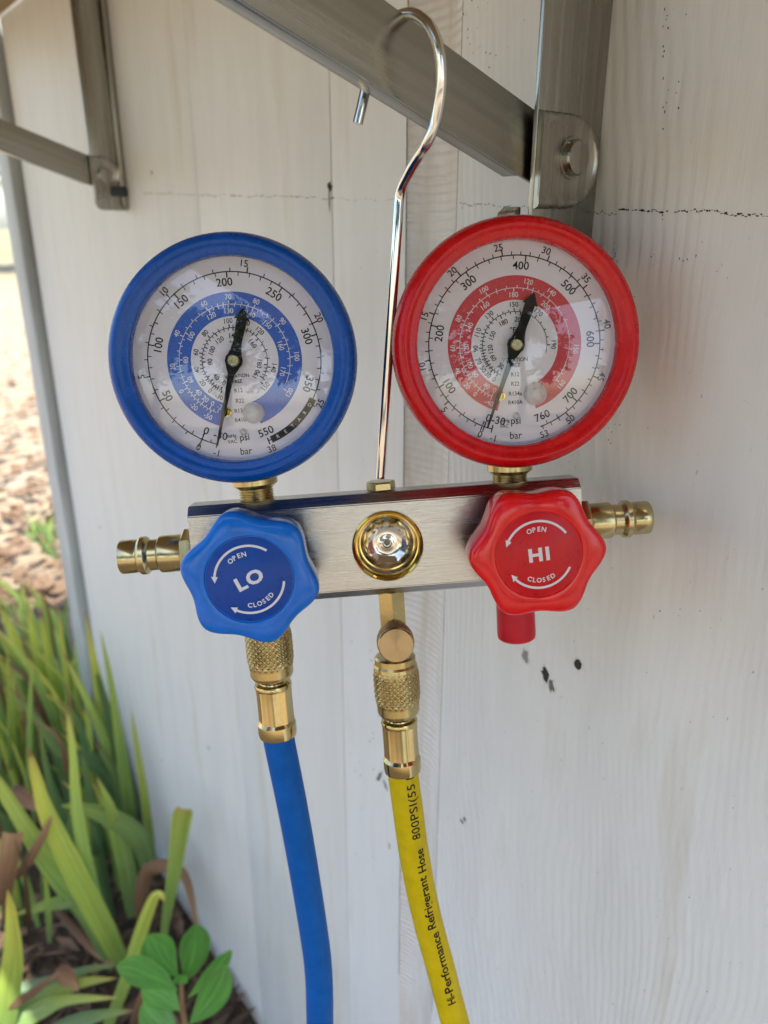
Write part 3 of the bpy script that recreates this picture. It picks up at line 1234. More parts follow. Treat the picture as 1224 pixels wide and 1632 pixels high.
    poly = [((u * nn_[0] + v * d_[0]) * 1e-3, (u * nn_[1] + v * d_[1]) * 1e-3) for u, v in full]
    q.prism(poly, 0.0052, 0.0058, Matrix(((1, 0, 0, 0), (0, 0, -1, 0), (0, 1, 0, 0), (0, 0, 0, 1))))
    nd = q.build('needle', M['black_paint'], gz, smooth=0)
    q = MB()
    q.lathe([(0.0022, 0.0030), (0.0022, 0.0064), (0.0018, 0.0069), (0.0007, 0.0069), (0.0006, 0.0066), (0.00005, 0.0066)], 32, T((0, 0, 0), '-y'))
    q.build('needle_pin', M['brass_pale'], nd, smooth=30)
    # domed lens
    q = MB()
    pf = []
    for k in range(13):
        t = k / 12
        pf.append((max(0.00005, 0.0361 * (1 - t)), 0.0066 + 0.0031 * (1 - (1 - t) ** 2)))
    q.lathe(pf, 96, T((0, 0, 0), '-y'), caps=False)
    q.build('domed_lens', M['lens'], gz, smooth=60)
    return gz


def dang(cx, cy, x, y, off):
    return math.degrees(math.atan2(x - cx, -(y - cy))) % 360 + off


def labs(items, cx, cy, off, a0):
    """label positions read off the dial -> angles increasing clockwise from a0"""
    out = []
    last = a0 - 1
    for s_, x, y in items:
        a = dang(cx, cy, x, y, off)
        while a < last - 5:
            a += 360
        out.append((s_, a))
        last = a
    return out


bc = (620, 648, 8.1)
blue = dict(
    label='gauge with blue rubber boot and a RETARD mark on its dial', boot=M['blue_boot'], band_mat=M['blue_band'],
    band=(199.5, 524.5), arc=(199, 524), bar=(210.0, 11.02), bar_n=25, psi_max=360, psi_step=10,
    bars=labs([('-1', 540, 1072), ('0', 460, 1045), ('5', 205, 738), ('10', 285, 340), ('15', 658, 210), ('20', 993, 440), ('25', 1022, 828), ('38', 800, 1050)], *bc, 195),
    psis=labs([('-30', 560, 985), ('0', 497, 963), ('50', 325, 815), ('100', 277, 592), ('150', 370, 388), ('200', 568, 297), ('250', 790, 347), ('300', 942, 525), ('350', 962, 740), ('550', 770, 970)], *bc, 190),
    zero=[(210.2, .785, .83, .5), (210.2, .90, .95, .5), (199.5, .80, .90, .45), (204, .83, .862, .35), (164, .83, .90, .5)],
    warc=(207, 482),
    w_out=labs([('-50', 498, 912), ('-20', 432, 868), ('0', 374, 800), ('20', 330, 690), ('40', 342, 532), ('60', 470, 385), ('70', 585, 352), ('80', 716, 372), ('90', 838, 458), ('100', 915, 615), ('120', 888, 788)], *bc, 200),
    w_in=labs([('-2', 552, 862), ('0', 520, 848), ('20', 490, 825), ('40', 457, 797), ('60', 425, 740), ('80', 400, 655), ('100', 415, 543), ('120', 510, 447), ('130', 590, 425), ('140', 693, 428), ('150', 767, 480), ('160', 833, 570), ('170', 850, 690)], *bc, 196),
    iarc=(218, 488),
    i_out=labs([('-30', 547, 822), ('0', 506, 792), ('20', 470, 757), ('40', 445, 697), ('60', 440, 617), ('80', 480, 527), ('100', 587, 463), ('110', 670, 465), ('120', 738, 503), ('140', 812, 675), ('150', 778, 768)], *bc, 205),
    i_in=labs([('0', 570, 755), ('40', 533, 727), ('80', 507, 658), ('100', 512, 605), ('120', 549, 555), ('140', 612, 533), ('160', 702, 567), ('180', 745, 658), ('190', 735, 712)], *bc, 205),
    words=[('°F', 0, 6.3, 1.9), ('VIBRATION', 0, -5.6, 1.35), ('FREE', 0, -7.5, 1.35), ('R12', 0, -10.8, 1.5), ('R22', 0, -14.6, 1.5), ('R134a', 0, -18.2, 1.5), ('R410A', 0, -21.6, 1.5), ('psi', 0, -28.6, 2.6), ('bar', 0, -33.3, 2.6), ('inHg', -4.6, -27.4, 1.35), ('VAC', -4.7, -29.3, 1.35)],
    retard=(121.5, 162), dots=[(-0.0052, -0.0183, .0017, M['gold'], False), (0.0045, -0.0195, .0040, M['clear_rubber'], True), (-0.0002, -0.0262, .0014, M['clear_rubber'], True)],
    needle=198.5, tip=31.8)
rc = (607, 630, -1.0)
red = dict(
    label='gauge with red rubber boot and red ring on its dial', boot=M['red_boot'], band_mat=M['red_band'],
    band=(196, 522), arc=(196, 523), bar=(202.0, 6.03), bar_n=53, psi_max=760, psi_step=20,
    bars=labs([('-1', 490, 1053), ('0', 428, 1035), ('5', 262, 910), ('10', 180, 700), ('15', 210, 480), ('20', 340, 297), ('25', 546, 193), ('30', 767, 217), ('35', 938, 357), ('40', 1015, 565), ('45', 977, 785), ('50', 843, 965), ('53', 727, 1027)], *rc, 190),
    psis=labs([('-30', 520, 970), ('0', 476, 950), ('100', 297, 800), ('200', 272, 560), ('300', 412, 350), ('400', 645, 288), ('500', 852, 398), ('600', 922, 625), ('700', 835, 850), ('760', 718, 940)], *rc, 188),
    zero=[(203.5, .81, .85, .45), (203.5, .87, .915, .45), (196.5, .82, .90, .45), (199.5, .82, .862, .35)],
    warc=(205, 492),
    w_out=labs([('-40', 470, 905), ('0', 402, 857), ('20', 362, 815), ('40', 322, 737), ('60', 312, 628), ('80', 350, 495), ('100', 472, 370), ('120', 682, 347), ('140', 785, 405), ('150', 875, 665), ('160', 810, 812)], *rc, 198),
    w_in=labs([('0', 500, 843), ('40', 460, 820), ('80', 405, 760), ('100', 383, 708), ('120', 377, 632), ('140', 402, 537), ('160', 478, 447), ('180', 610, 407), ('200', 752, 465)], *rc, 198),
    iarc=(206, 466),
    i_out=labs([('0', 497, 795), ('30', 467, 770), ('50', 440, 742), ('70', 422, 700), ('90', 415, 637), ('110', 432, 560), ('130', 493, 485), ('150', 610, 447), ('170', 722, 492), ('190', 777, 640)], *rc, 205),
    i_in=labs([('30', 530, 737), ('60', 487, 693), ('120', 482, 643), ('150', 497, 577), ('180', 558, 523), ('200', 632, 518)], *rc, 205),
    words=[('°F', -.6, 5.4, 2.1), ('VIBRATION', 0, -5.3, 1.4), ('FREE', 0, -7.3, 1.4), ('R12', 0, -10.6, 1.5), ('R22', 0, -14.0, 1.5), ('R134a', 0, -17.6, 1.5), ('R410A', 0, -20.8, 1.5), ('psi', 0, -28.0, 2.7), ('bar', 0, -33.0, 2.7), ('inHg', -3.9, -27.6, 1.3), ('VAC', -4.4, -29.4, 1.3)],
    dots=[(-0.0055, -0.0183, .0017, M['gold'], False), (0.0074, -0.0180, .0043, M['clear_rubber'], True), (0.0, -0.0258, .0013, M['clear_rubber'], True)],
    needle=200.5, tip=31.8)
gauge(-0.0533, 0.0798, -1.6, blue)
gauge(0.0572, 0.0785, 1.4, red, 1.083)


# --- hand knobs
def knob(x, z, phase, knob_m, disc_m, word, rot, label):
    q = MB()
    def lobes(ph, r, a):
        k = (0.5 - 0.5 * math.cos(6 * (ph - R(phase)))) ** 0.85
        return r - r * 0.135 * k
    fr = 0.0300
    pf = [(0.0001, 0.006), (0.0140, 0.006), (0.0215, 0.0078), (0.0248, 0.0100), (0.0260, 0.0150), (0.0265, 0.0215), (0.0266, 0.0268), (0.0264, 0.0284), (0.0257, 0.0295), (0.0243, 0.0300), (0.0184, 0.0303), (0.0170, 0.0301), (0.0166, 0.0296), (0.0164, 0.0296), (0.0001, 0.0296)]
    def rf(ph, r, a):
        return lobes(ph, r, a) if r > 0.0185 else r
    q.lathe(pf, 120, T((0, 0, 0), '-y'), rf=rf)
    kb = q.build('hand_knob', knob_m, man, smooth=40, loc=(x, 0, z))
    kb['label'] = label
    q = MB()
    q.lathe([(0.0163, 0.0294), (0.0163, 0.02985), (0.0160, 0.0300), (0.0001, 0.0300)], 72, T((0, 0, 0), '-y'))
    ds = q.build('label_disc', disc_m, kb, smooth=30)
    p = Print(-0.03006)
    ca = lambda a: a + rot
    r_ = 13.0
    p.arc(ca(-58), ca(58), r_ - .45, r_ + .45, 3)
    def head(a, dr):
        a0 = R(ca(a))
        a1 = R(ca(a + dr))
        t0 = (math.sin(a0), math.cos(a0))
        p.tri((t0[0] * (r_ - 1.25), t0[1] * (r_ - 1.25)), (t0[0] * (r_ + 1.25), t0[1] * (r_ + 1.25)), (math.sin(a1) * r_, math.cos(a1) * r_))
    head(-58, -11)
    p.arc(ca(120), ca(230), r_ - .45, r_ + .45, 3)
    head(230, 11)
    for k, ch in enumerate('OPEN'):
        p.polar(ch, ca(-16.5 + 11 * k), 9.9, 1.8, bold=.026)
    for k, ch in enumerate('CLOSED'):
        a = ca(180 + 27 - 10.6 * k)
        p.polar(ch, a, 10.0, 1.75, rot=a - 180, bold=.026)
    p.text(word, 0, 0, 4.9, rot, sx=1.14, bold=.040, spacing=1.18)
    p.build('label_print', M['silver_ink'], ds)
    # valve stem between knob and block
    q = MB()
    q.lathe([(0.0075, 0.0), (0.0075, 0.0062)], 6, T((x, 0, z), '-y'))
    q.build('valve_stem', M['brass'], man, smooth=20)
    return kb


knob(-0.0522, -0.0018, 90 + 14, M['blue_knob'], M['blue_disc'], 'LO', -23, 'blue lobed hand knob marked LO')
knob(0.0578, -0.0008, 60, M['red_knob'], M['red_disc'], 'HI', -4, 'red lobed hand knob marked HI')


# --- quick couplers on both ends
def coupler(sx):
    q = MB()
    Tm = T((0.002 + sx * 0.0815, 0.0095, 0.0022), 'x' if sx > 0 else '-x') @ Matrix.Scale(.93, 4, (0, 0, 1))
    q.lathe([(0.0094, 0.0), (0.0098, 0.0008), (0.0098, 0.0048), (0.0090, 0.0056), (0.0001, 0.0056)], 6, Tm, phase=R(12))
    q.lathe([(0.0072, 0.005), (0.0078, 0.0064), (0.0079, 0.0145), (0.0077, 0.0158), (0.0066, 0.0168), (0.0066, 0.0205), (0.0078, 0.0216), (0.0081, 0.0222), (0.0081, 0.0242), (0.0077, 0.0250), (0.0069, 0.0258), (0.0069, 0.0265), (0.0071, 0.0270), (0.0072, 0.0330), (0.0069, 0.0338), (0.0052, 0.0340), (0.0048, 0.0325), (0.0001, 0.0322)], 48, Tm)
    return q.build('quick_coupler', M['brass_pale'], man, smooth=28, recalc=True)


coupler(-1)
coupler(1)

# --- hanging hook
inv = BLK_M.inverted()
path = [blk_px(606.0, 762, 0.0098)]
for k in range(1, 6):
    t = k / 5.6
    path.append(inv @ at(606 + 31 * t, 756 - 442 * t, 1 / (1 / .3235 + (1 / .291 - 1 / .3235) * t)))
hk = []
inv = BLK_M.inverted()
for (px, py, ds) in ((638, 308, None), (652, 275, None), (668, 248, None), (682, 225, -.0040), (695, 190, -.0072), (702, 150, -.0095), (703, 110, -.0100), (697, 70, -.0090), (683, 40, -.0055), (662, 23, .0005), (641, 24, .0070), (622, 36, .0130), (605, 60, .0175), (592, 100, .0200), (581, 150, .0215), (570, 197, .0225)):
    hk.append((px, py, ds))
zb_ = 0.0
world3 = at(637, 312, .291)
def on_s(px, py, s_):
    r = ray(px, py)
    return CAM + r * (s_ / r.dot(WL))
s_start = world3.dot(WL)
s_end = -sxR - .0040
hp = []
for i, (px, py, ds) in enumerate(hk):
    if ds is None:
        s_ = s_start + (s_end - s_start) * i / 3
    else:
        s_ = -sxR + ds
    hp.append(inv @ on_s(px, py, s_))
rod = catmull(path + hp, 8)
q = MB()
q.tube(rod, 0.0019, 20)
hook = q.build('hanging_hook', M['chrome'], man, smooth=50)
q = MB()
q.lathe([(0.0001, 0.0), (0.0058, 0.0), (0.0062, 0.0005), (0.0062, 0.0030), (0.0058, 0.0038), (0.0001, 0.0038)], 6, T((path[0].x, 0.0098, 0.0227), 'z'), phase=R(8))
q.build('hex_nut', M['brass_pale'], hook, smooth=20)


# --- knurled surfaces
def knurl(mb, r, h, a0, a1, nph, nz, Tm, div=3):
    """diamond knurling as a real height field"""
    n = nph * div
    m = nz * div
    vs, fs = [], []
    def tri(u):
        u = u % 1.0
        return 1 - abs(2 * u - 1)
    for i in range(m + 1):
        for k in range(n):
            u = k / div
            v = i / div
            hh = min(tri(u * .5 + v * .5), tri(u * .5 - v * .5)) * 2
            hh = min(hh, 1)
            edge = min(1, 3 * i / m, 3 * (m - i) / m) if m else 1
            rr = r - h + h * hh * min(1, edge * 1.5)
            ph = 2 * PI * k / n
            vs.append((rr * math.cos(ph), rr * math.sin(ph), a0 + (a1 - a0) * i / m))
    for i in range(m):
        for k in range(n):
            k2 = (k + 1) % n
            fs.append([i * n + k, i * n + k2, (i + 1) * n + k2, (i + 1) * n + k])
    mb.add(vs, fs, Tm)


# --- centre tee with charging valve
XC = 0.0018
q = MB()
Td = T((XC, 0.008, -0.0208), '-z')
q.lathe([(0.0062, 0.0), (0.0062, 0.0240), (0.0058, 0.0250), (0.0001, 0.0250)], 6, Td, phase=R(30))
q.lathe([(0.0052, 0.024), (0.0052, 0.040)], 32, Td)
q.lathe([(0.0060, 0.0), (0.0060, 0.010)], 32, T((XC, 0.006, -0.0385), '-y'))
tee = q.build('charging_tee', M['brass'], man, smooth=25)
q = MB()
Tc = T((XC, -0.0030, -0.0388), '-y')
knurl(q, 0.0078, 0.00055, 0.0, 0.0082, 42, 9, Tc)
q.lathe([(0.0001, -0.0004), (0.0066, -0.0004), (0.0074, 0.0)], 64, Tc)
cap = q.build('knurled_cap', M['bronze'], tee, smooth=20)
q = MB()
q.lathe([(0.0074, 0.0080), (0.0074, 0.0088), (0.0070, 0.0093), (0.0001, 0.0093)], 64, Tc)
q.build('cap_face', M['turned_bronze'], tee, smooth=30)
# --- blanking cap below the HI valve and threaded port under LO
q = MB()
q.lathe([(0.0082, 0.0), (0.0083, 0.022), (0.0084, 0.0285), (0.0081, 0.0305), (0.0070, 0.0316), (0.0001, 0.0318)], 40, T((0.0555, 0.008, -0.0212), '-z') @ Matrix.Scale(.83, 4, (0, 0, 1)))
q.build('blanking_cap', M['red_cap'], man, smooth=35)
q = MB()
q.lathe([(0.0060, 0.0), (0.0060, 0.020)], 32, T((-0.0526, 0.008, -0.0208), '-z'))
q.build('hose_port', M['brass'], man, smooth=30)


# ================================================================== HOSES
def hose(name, label, pts_px, x0, ztop, nut_len, hose_m, tail, za, zb_, ya, yb_):
    """pts_px: pixels of the hose centre line below the ferrule; local block frame"""
    root = empty(name, BLK_M)
    tag(root, label, 'hose', 'hoses screwed to the manifold')
    Tm = T((x0, 0.008, ztop), '-z')
    q = MB()
    a = nut_len
    NS = Matrix.Diagonal((.96, .96, 1, 1))
    Tf = Tm @ Matrix.Translation((0, 0, a)) @ Matrix.Diagonal((.93, .93, .785, 1)) @ Matrix.Translation((0, 0, -a))
    Tm = Tm @ NS
    q.lathe([(0.0072, -0.0004), (0.0086, -0.0002), (0.0094, 0.0006), (0.0094, 0.0032), (0.0100, 0.0042)], 48, Tm)
    knurl(q, 0.0106, 0.0008, 0.0042, a - 0.0052, 44, int(round((a - .0094) * 1000 / 1.3)), Tm)
    q.lathe([(0.0098, a - 0.0052), (0.0097, a - 0.0020), (0.0088, a - 0.0004), (0.0062, a), (0.0001, a)], 48, Tm)
    q.build('knurled_nut', M['brass'], root, smooth=22)
    # crimped ferrule
    q = MB()
    def crimp(ph, r, z_):
        if 0.0055 < z_ - a < 0.0255:
            u = (ph * 8 / (2 * PI)) % 1.0
            return r - 0.0009 * (1 - abs(2 * u - 1)) ** 0.5
        return r
    q.lathe([(0.0001, a - .001), (0.0052, a - .001), (0.0052, a + .0016), (0.0060, a + .0020), (0.0062, a + .0026), (0.0072, a + 0.0026), (0.0085, a + .0030), (0.0088, a + .0040), (0.0086, a + .0054), (0.0084, a + .0062), (0.0083, a + .010), (0.0083, a + .021), (0.0084, a + .0252), (0.0090, a + .0268), (0.0091, a + .0320), (0.0087, a + .0342), (0.0074, a + .0344)], 128, Tf, rf=crimp)
    q.build('crimped_ferrule', M['brass_polished'], root, smooth=30)
    cl = [Vector((x0, 0.008, ztop - a - 0.021)), Vector((x0, 0.008, ztop - a - 0.0275))]
    for (px, py) in pts_px:
        t = (py - ya) / (yb_ - ya)
        cl.append(inv @ at(px, py, za + (zb_ - za) * t))
    invb = inv
    for tv in tail:
        cl.append(invb @ Vector(tv))
    line = catmull(cl, 12)
    q = MB()
    q.tube(line, 0.0069, 40)
    tb = q.build('hose_tube', hose_m, root, smooth=60)
    return root, tb, line


wl = lambda x, z, n: (WALL_M @ Vector((x, -n, z)))
b_end = at(510, 1632, .395)
y_end = at(726, 1632, .378)
bh, bt, bl = hose('blue_hose', 'blue refrigerant hose hanging below the LO knob', [(463, 1270), (481, 1367), (501, 1491), (508, 1553), (510, 1632)], -0.0524, -0.0285, 0.0276, M['blue_hose'],
                  [(b_end.x - .004, b_end.y + .012, .42), (b_end.x - .03, b_end.y, .16), (b_end.x - .02, b_end.y - .10, .02), (b_end.x + .10, b_end.y - .24, .012), (b_end.x + .3, b_end.y - .28, .012)], .338, .395, 1175, 1632)
yh, yt, yl = hose('yellow_hose', 'yellow refrigerant hose with printed lettering hanging below the sight glass', [(650, 1290), (661, 1367), (680, 1460), (705, 1553), (726, 1632)], 0.0016, -0.0505, 0.0275, M['yellow_hose'],
                  [(y_end.x + .035, y_end.y - .03, .44), (y_end.x + .07, y_end.y - .07, .2), (y_end.x + .06, y_end.y - .15, .03), (y_end.x - .04, y_end.y - .25, .012), (y_end.x - .25, y_end.y - .26, .012)], .343, .378, 1234, 1632)

# printed lettering wrapped round the yellow hose
def proj_y(p):
    P = BLK_M @ p - CAM
    return 816 - FPX * P.dot(CU) / P.dot(CF)


dense = []
for i in range(len(yl) - 1):
    for k in range(6):
        dense.append(yl[i].lerp(yl[i + 1], k / 6))
arcl = [0.0]
for i in range(1, len(dense)):
    arcl.append(arcl[-1] + (dense[i] - dense[i - 1]).length)
pyl = [proj_y(p) for p in dense]


def s_of_y(y):
    for i in range(len(pyl) - 1):
        if pyl[i] <= y <= pyl[i + 1]:
            return arcl[i] + (arcl[i + 1] - arcl[i]) * (y - pyl[i]) / (pyl[i + 1] - pyl[i])
    return arcl[0]


def frame_at(s_):
    lo = 0
    for i in range(len(arcl) - 1):
        if arcl[i] <= s_ <= arcl[i + 1]:
            lo = i
            break
    p = dense[lo].lerp(dense[lo + 1], (s_ - arcl[lo]) / max(1e-9, arcl[lo + 1] - arcl[lo]))
    t = (dense[min(lo + 4, len(dense) - 1)] - dense[max(lo - 4, 0)]).normalized()
    return p, t


camloc = BLK_M.inverted() @ CAM
pr = MB()
for body, ya, yb_, h, bold, sp in (('Hi-Performance', 1583.5, 1472, .0040, .021, 1.0), ('Refrigerant', 1465, 1383, .0040, .021, 1.0), ('Hose', 1376.5, 1340, .0040, .021, 1.0), ('800PSI(55 B', 1323.5, 1224, .0040, .010, 1.05)):
    vs_, fs_, wd, hh = glyphs(body, bold, sp)
    bm = bmesh.new()
    bvs = [bm.verts.new((v[0], v[1], 0)) for v in vs_]
    for f in fs_:
        try:
            bm.faces.new([bvs[i] for i in f])
        except ValueError:
            pass
    bmesh.ops.triangulate(bm, faces=bm.faces)
    for _ in range(4):
        le = [e for e in bm.edges if abs(e.verts[0].co.y - e.verts[1].co.y) > .12 or e.calc_length() > .5]
        if not le:
            break
        bmesh.ops.subdivide_edges(bm, edges=le, cuts=1)
        bmesh.ops.triangulate(bm, faces=bm.faces)
    bm.verts.index_update()
    vs_ = [(v.co.x, v.co.y) for v in bm.verts]
    fs_ = [[v.index for v in f.verts] for f in bm.faces]
    bm.free()
    sa, sb = s_of_y(ya), s_of_y(yb_)
    out = []
    cx0 = -wd / 2
    base_y = min(v[1] for v in glyphs('H')[0])
    for (a, b) in vs_:
        t = (a - cx0) / wd
        s_ = sa + (sb - sa) * t
        p, tn = frame_at(s_)
        toc = (camloc - p)
        toc = (toc - tn * toc.dot(tn)).normalized()
        side = tn.cross(toc).normalized()
        if side.x < 0:
            side = -side
        ymid = proj_y(p)
        phi0 = R(30 - 22 * (ymid - 1230) / 350)
        phi = phi0 - b * (h / .70) / 0.0069
        rr = 0.00697
        out.append(p + toc * (rr * math.cos(phi)) + side * (rr * math.sin(phi)))
    pr.add(out, fs_)
pr.build('printed_lettering', M['black_ink'], yt, smooth=0, recalc=False)


# ================================================================== PLANTS
def blade(pts, width, mat_, parent, name='leaf', fold=0.25, tipw=0.0, prof=None, roll=0.0, n=5):
    """sword-shaped leaf: centre line in world space, facing roughly the camera"""
    line = catmull(pts, n)
    m = len(line)
    q = MB()
    q.along = []
    q.across = []
    prev = None
    for i, p in enumerate(line):
        t = i / (m - 1)
        tan = (line[min(i + 1, m - 1)] - line[max(i - 1, 0)]).normalized()
        view = (CAM - p).normalized()
        side = tan.cross(view)
        if side.length < 0.05 and prev:
            side = prev
        side = (side - tan * side.dot(tan)).normalized()
        if prev and side.dot(prev) < 0:
            side = -side
        prev = side
        side = Matrix.Rotation(roll, 3, tan) @ side
        nrm = side.cross(tan).normalized()
        if prof:
            wv = prof(t)
        else:
            wv = (0.55 + 0.45 * math.sin(PI * min(1, t * 1.3 + .1))) * (1 if t < .62 else max(tipw, 1 - ((t - .62) / .38) ** 1.8))
        hw = width * wv / 2 + 0.0003
        for u, dn in ((-1, 0), (-.5, fold * .6), (0, fold), (.5, fold * .6), (1, 0)):
            q.v.append(p + side * (hw * u) + nrm * (hw * dn))
            q.along.append(t)
            q.across.append(u)
    for i in range(m - 1):
        for k in range(4):
            q.f.append([i * 5 + k, i * 5 + k + 1, (i + 1) * 5 + k + 1, (i + 1) * 5 + k])
    o = q.build(name, mat_, parent, smooth=0, recalc=False)
    o.data.shade_smooth()
    return o


def plant(name, base, label, cat, group=None):
    r = empty(name, Matrix.Translation(base))
    tag(r, label, cat, group)
    return r


def leaf_px(root, pts, z0_, z1_, wpx, m_, **kw):
    """leaf drawn through photograph pixels, base depth z0_ to tip depth z1_"""
    n = len(pts)
    P = []
    for i, (x, y) in enumerate(pts):
        z = z0_ + (z1_ - z0_) * i / (n - 1)
        P.append(at(x, y, z) - root.location)
    zz = (z0_ + z1_) / 2 * (.86 if m_.startswith('iris') else 1)
    o = blade_local(P, wpx / FPX * zz, M[m_], root, **kw)
    return o


def blade_local(P, width, mat_, root, **kw):
    Pw = [p + root.location for p in P]
    o = blade(Pw, width, mat_, None, **kw)
    for v in o.data.vertices:
        v.co -= root.location
    o.parent = root
    return o


def ground_px(x, y):
    r = ray(x, y)
    return CAM + r * (-CAM.z / r.z)


GI = 'iris plants along the foot of the wall'
ia = plant('iris_plant', ground_px(205, 1540), 'iris clump with broad upright blades left of the small leafy shrub', 'plant', GI)
ib = plant('iris_plant', ground_px(235, 1400), 'iris clump against the wall with narrow leaf standing by white siding', 'plant', GI)
ic = plant('iris_plant', ground_px(60, 1330), 'dense tangled iris clump at left edge below the corner post', 'plant', GI)
id_ = plant('iris_plant', ground_px(10, 1640), 'yellowing iris leaves in the bottom left corner', 'plant', GI)
ie = plant('iris_plant', ground_px(262, 1525), 'single iris shoot with spoon shaped browned tip beside the wall', 'plant', GI)
ig = plant('iris_plant', ground_px(160, 1200), 'farthest iris clump at the foot of the grey corner post', 'plant', GI)

# clump a
leaf_px(ia, [(190, 1530), (153, 1437), (125, 1310), (115, 1187), (104, 1121)], 1.0, .90, 24, 'iris', fold=.3)
leaf_px(ia, [(193, 1532), (168, 1483), (117, 1386), (76, 1300), (56, 1233), (46, 1192)], 1.0, .86, 40, 'iris_yellow', fold=.3)
leaf_px(ia, [(186, 1540), (140, 1450), (100, 1400), (61, 1350), (0, 1253), (-20, 1220)], 1.02, .9, 46, 'iris', fold=.25)
leaf_px(ia, [(150, 1420), (122, 1432), (66, 1445), (23, 1457)], 1.0, .95, 27, 'iris', fold=.2)
leaf_px(ia, [(170, 1640), (204, 1554), (224, 1488), (245, 1432), (258, 1427), (262, 1440)], .93, .88, 25, 'iris_yellow', fold=.3)
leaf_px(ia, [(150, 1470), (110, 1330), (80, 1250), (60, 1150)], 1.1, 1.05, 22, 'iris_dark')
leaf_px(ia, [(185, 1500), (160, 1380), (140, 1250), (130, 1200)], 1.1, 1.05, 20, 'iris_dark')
# clump b
leaf_px(ib, [(242, 1385), (239, 1340), (229, 1259), (216, 1177), (209, 1131)], 1.12, 1.05, 15, 'iris_yellow')
leaf_px(ib, [(215, 1390), (209, 1310), (204, 1269), (191, 1187), (176, 1085), (160, 1004)], 1.18, 1.05, 24, 'iris')
leaf_px(ib, [(200, 1330), (180, 1200), (160, 1106), (148, 1045), (135, 973)], 1.25, 1.1, 22, 'iris_yellow')
leaf_px(ib, [(239, 1390), (224, 1340), (178, 1304), (127, 1287), (97, 1284)], 1.05, .98, 38, 'iris', fold=.2)
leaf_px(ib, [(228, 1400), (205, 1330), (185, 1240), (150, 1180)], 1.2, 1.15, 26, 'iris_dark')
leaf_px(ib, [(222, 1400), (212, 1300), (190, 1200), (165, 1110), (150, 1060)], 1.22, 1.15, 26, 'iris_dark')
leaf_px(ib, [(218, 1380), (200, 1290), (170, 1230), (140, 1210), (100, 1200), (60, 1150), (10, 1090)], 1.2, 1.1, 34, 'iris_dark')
# clump e
leaf_px(ie, [(258, 1530), (260, 1503), (265, 1462), (278, 1386), (288, 1315), (294, 1287)], .98, .88, 34, 'iris', prof=lambda t: .42 + .58 * max(0, min(1, (t - .35) / .45)) if t < .93 else 1 - (t - .93) * 4, fold=.2)
# clump c (background tangle)
for pts, wp, m_ in (([(125, 1230), (125, 1157), (110, 1085), (100, 1020), (92, 975)], 22, 'iris_yellow'), ([(105, 1180), (99, 1126), (84, 1075), (71, 1014), (62, 975)], 20, 'iris_yellow'),
                    ([(30, 1260), (28, 1190), (18, 1120), (0, 1060)], 16, 'iris'), ([(48, 1300), (38, 1200), (34, 1140), (33, 1105)], 12, 'iris'),
                    ([(90, 1240), (60, 1130), (30, 1060), (-10, 1000)], 24, 'iris'), ([(110, 1250), (70, 1150), (40, 1080), (10, 1040)], 22, 'iris_dark'),
                    ([(140, 1260), (120, 1120), (108, 1040), (98, 1000)], 20, 'iris_dark'), ([(95, 1180), (70, 1080), (52, 1010), (44, 960)], 18, 'iris_yellow'),
                    ([(60, 1200), (50, 1100), (20, 1010), (0, 960)], 20, 'iris_yellow')):
    leaf_px(ic, pts, 1.45, 1.25, wp, m_)
rb = random.Random(5)


def clump(root, cx, cy, spread, n, zc, hpx, mats, wmin, wmax):
    for k in range(n):
        bx = cx + rb.uniform(-spread, spread)
        by = cy + rb.uniform(-20, 30)
        h = hpx * rb.uniform(.55, 1.1)
        ln = rb.uniform(-.75, .12)
        z = zc + rb.uniform(-.08, .12)
        pts = [(bx, by), (bx + ln * h * .15, by - h * .35), (bx + ln * h * .42, by - h * .7), (bx + ln * h * rb.uniform(.65, 1.1), by - h * rb.uniform(.78, 1.0))]
        leaf_px(root, pts, z, z - rb.uniform(.02, .14), rb.uniform(wmin, wmax), rb.choice(mats), roll=rb.uniform(-.8, .8))


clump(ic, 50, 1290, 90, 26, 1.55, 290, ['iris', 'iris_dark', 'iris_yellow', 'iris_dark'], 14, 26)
clump(ig, 95, 1160, 45, 16, 1.75, 210, ['iris', 'iris_yellow', 'iris_dark'], 12, 20)
clump(ig, 20, 1120, 60, 20, 2.0, 200, ['iris', 'iris_yellow', 'iris_dark'], 10, 18)
clump(ib, 180, 1370, 40, 16, 1.28, 300, ['iris_dark', 'iris_dark', 'iris'], 18, 30)
clump(ia, 130, 1450, 90, 9, 1.14, 230, ['iris_dark', 'iris_dark', 'iris'], 20, 34)
for (cx_, cy_, sp_, n_, zc_, hp_) in ((20, 1180, 50, 22, 1.45, 300), (85, 1190, 45, 18, 1.5, 260), (10, 1330, 40, 14, 1.25, 280), (60, 1120, 60, 20, 1.8, 220), (140, 1330, 45, 14, 1.3, 300)):
    clump(ic, cx_, cy_, sp_, n_, zc_, hp_, ['iris', 'iris_yellow', 'iris', 'iris_dark', 'dead_leaf'], 8, 20)
for (cx_, cy_, sp_, n_, zc_, hp_) in ((10, 1230, 40, 16, 1.2, 260), (70, 1290, 50, 16, 1.2, 240), (120, 1230, 35, 14, 1.35, 230), (40, 1480, 50, 8, 1.02, 200), (175, 1420, 30, 8, 1.12, 240)):
    clump(ic if cx_ != 40 else id_, cx_, cy_, sp_, n_, zc_, hp_, ['iris', 'iris_yellow', 'iris_yellow', 'iris', 'dead_leaf'], 7, 15)
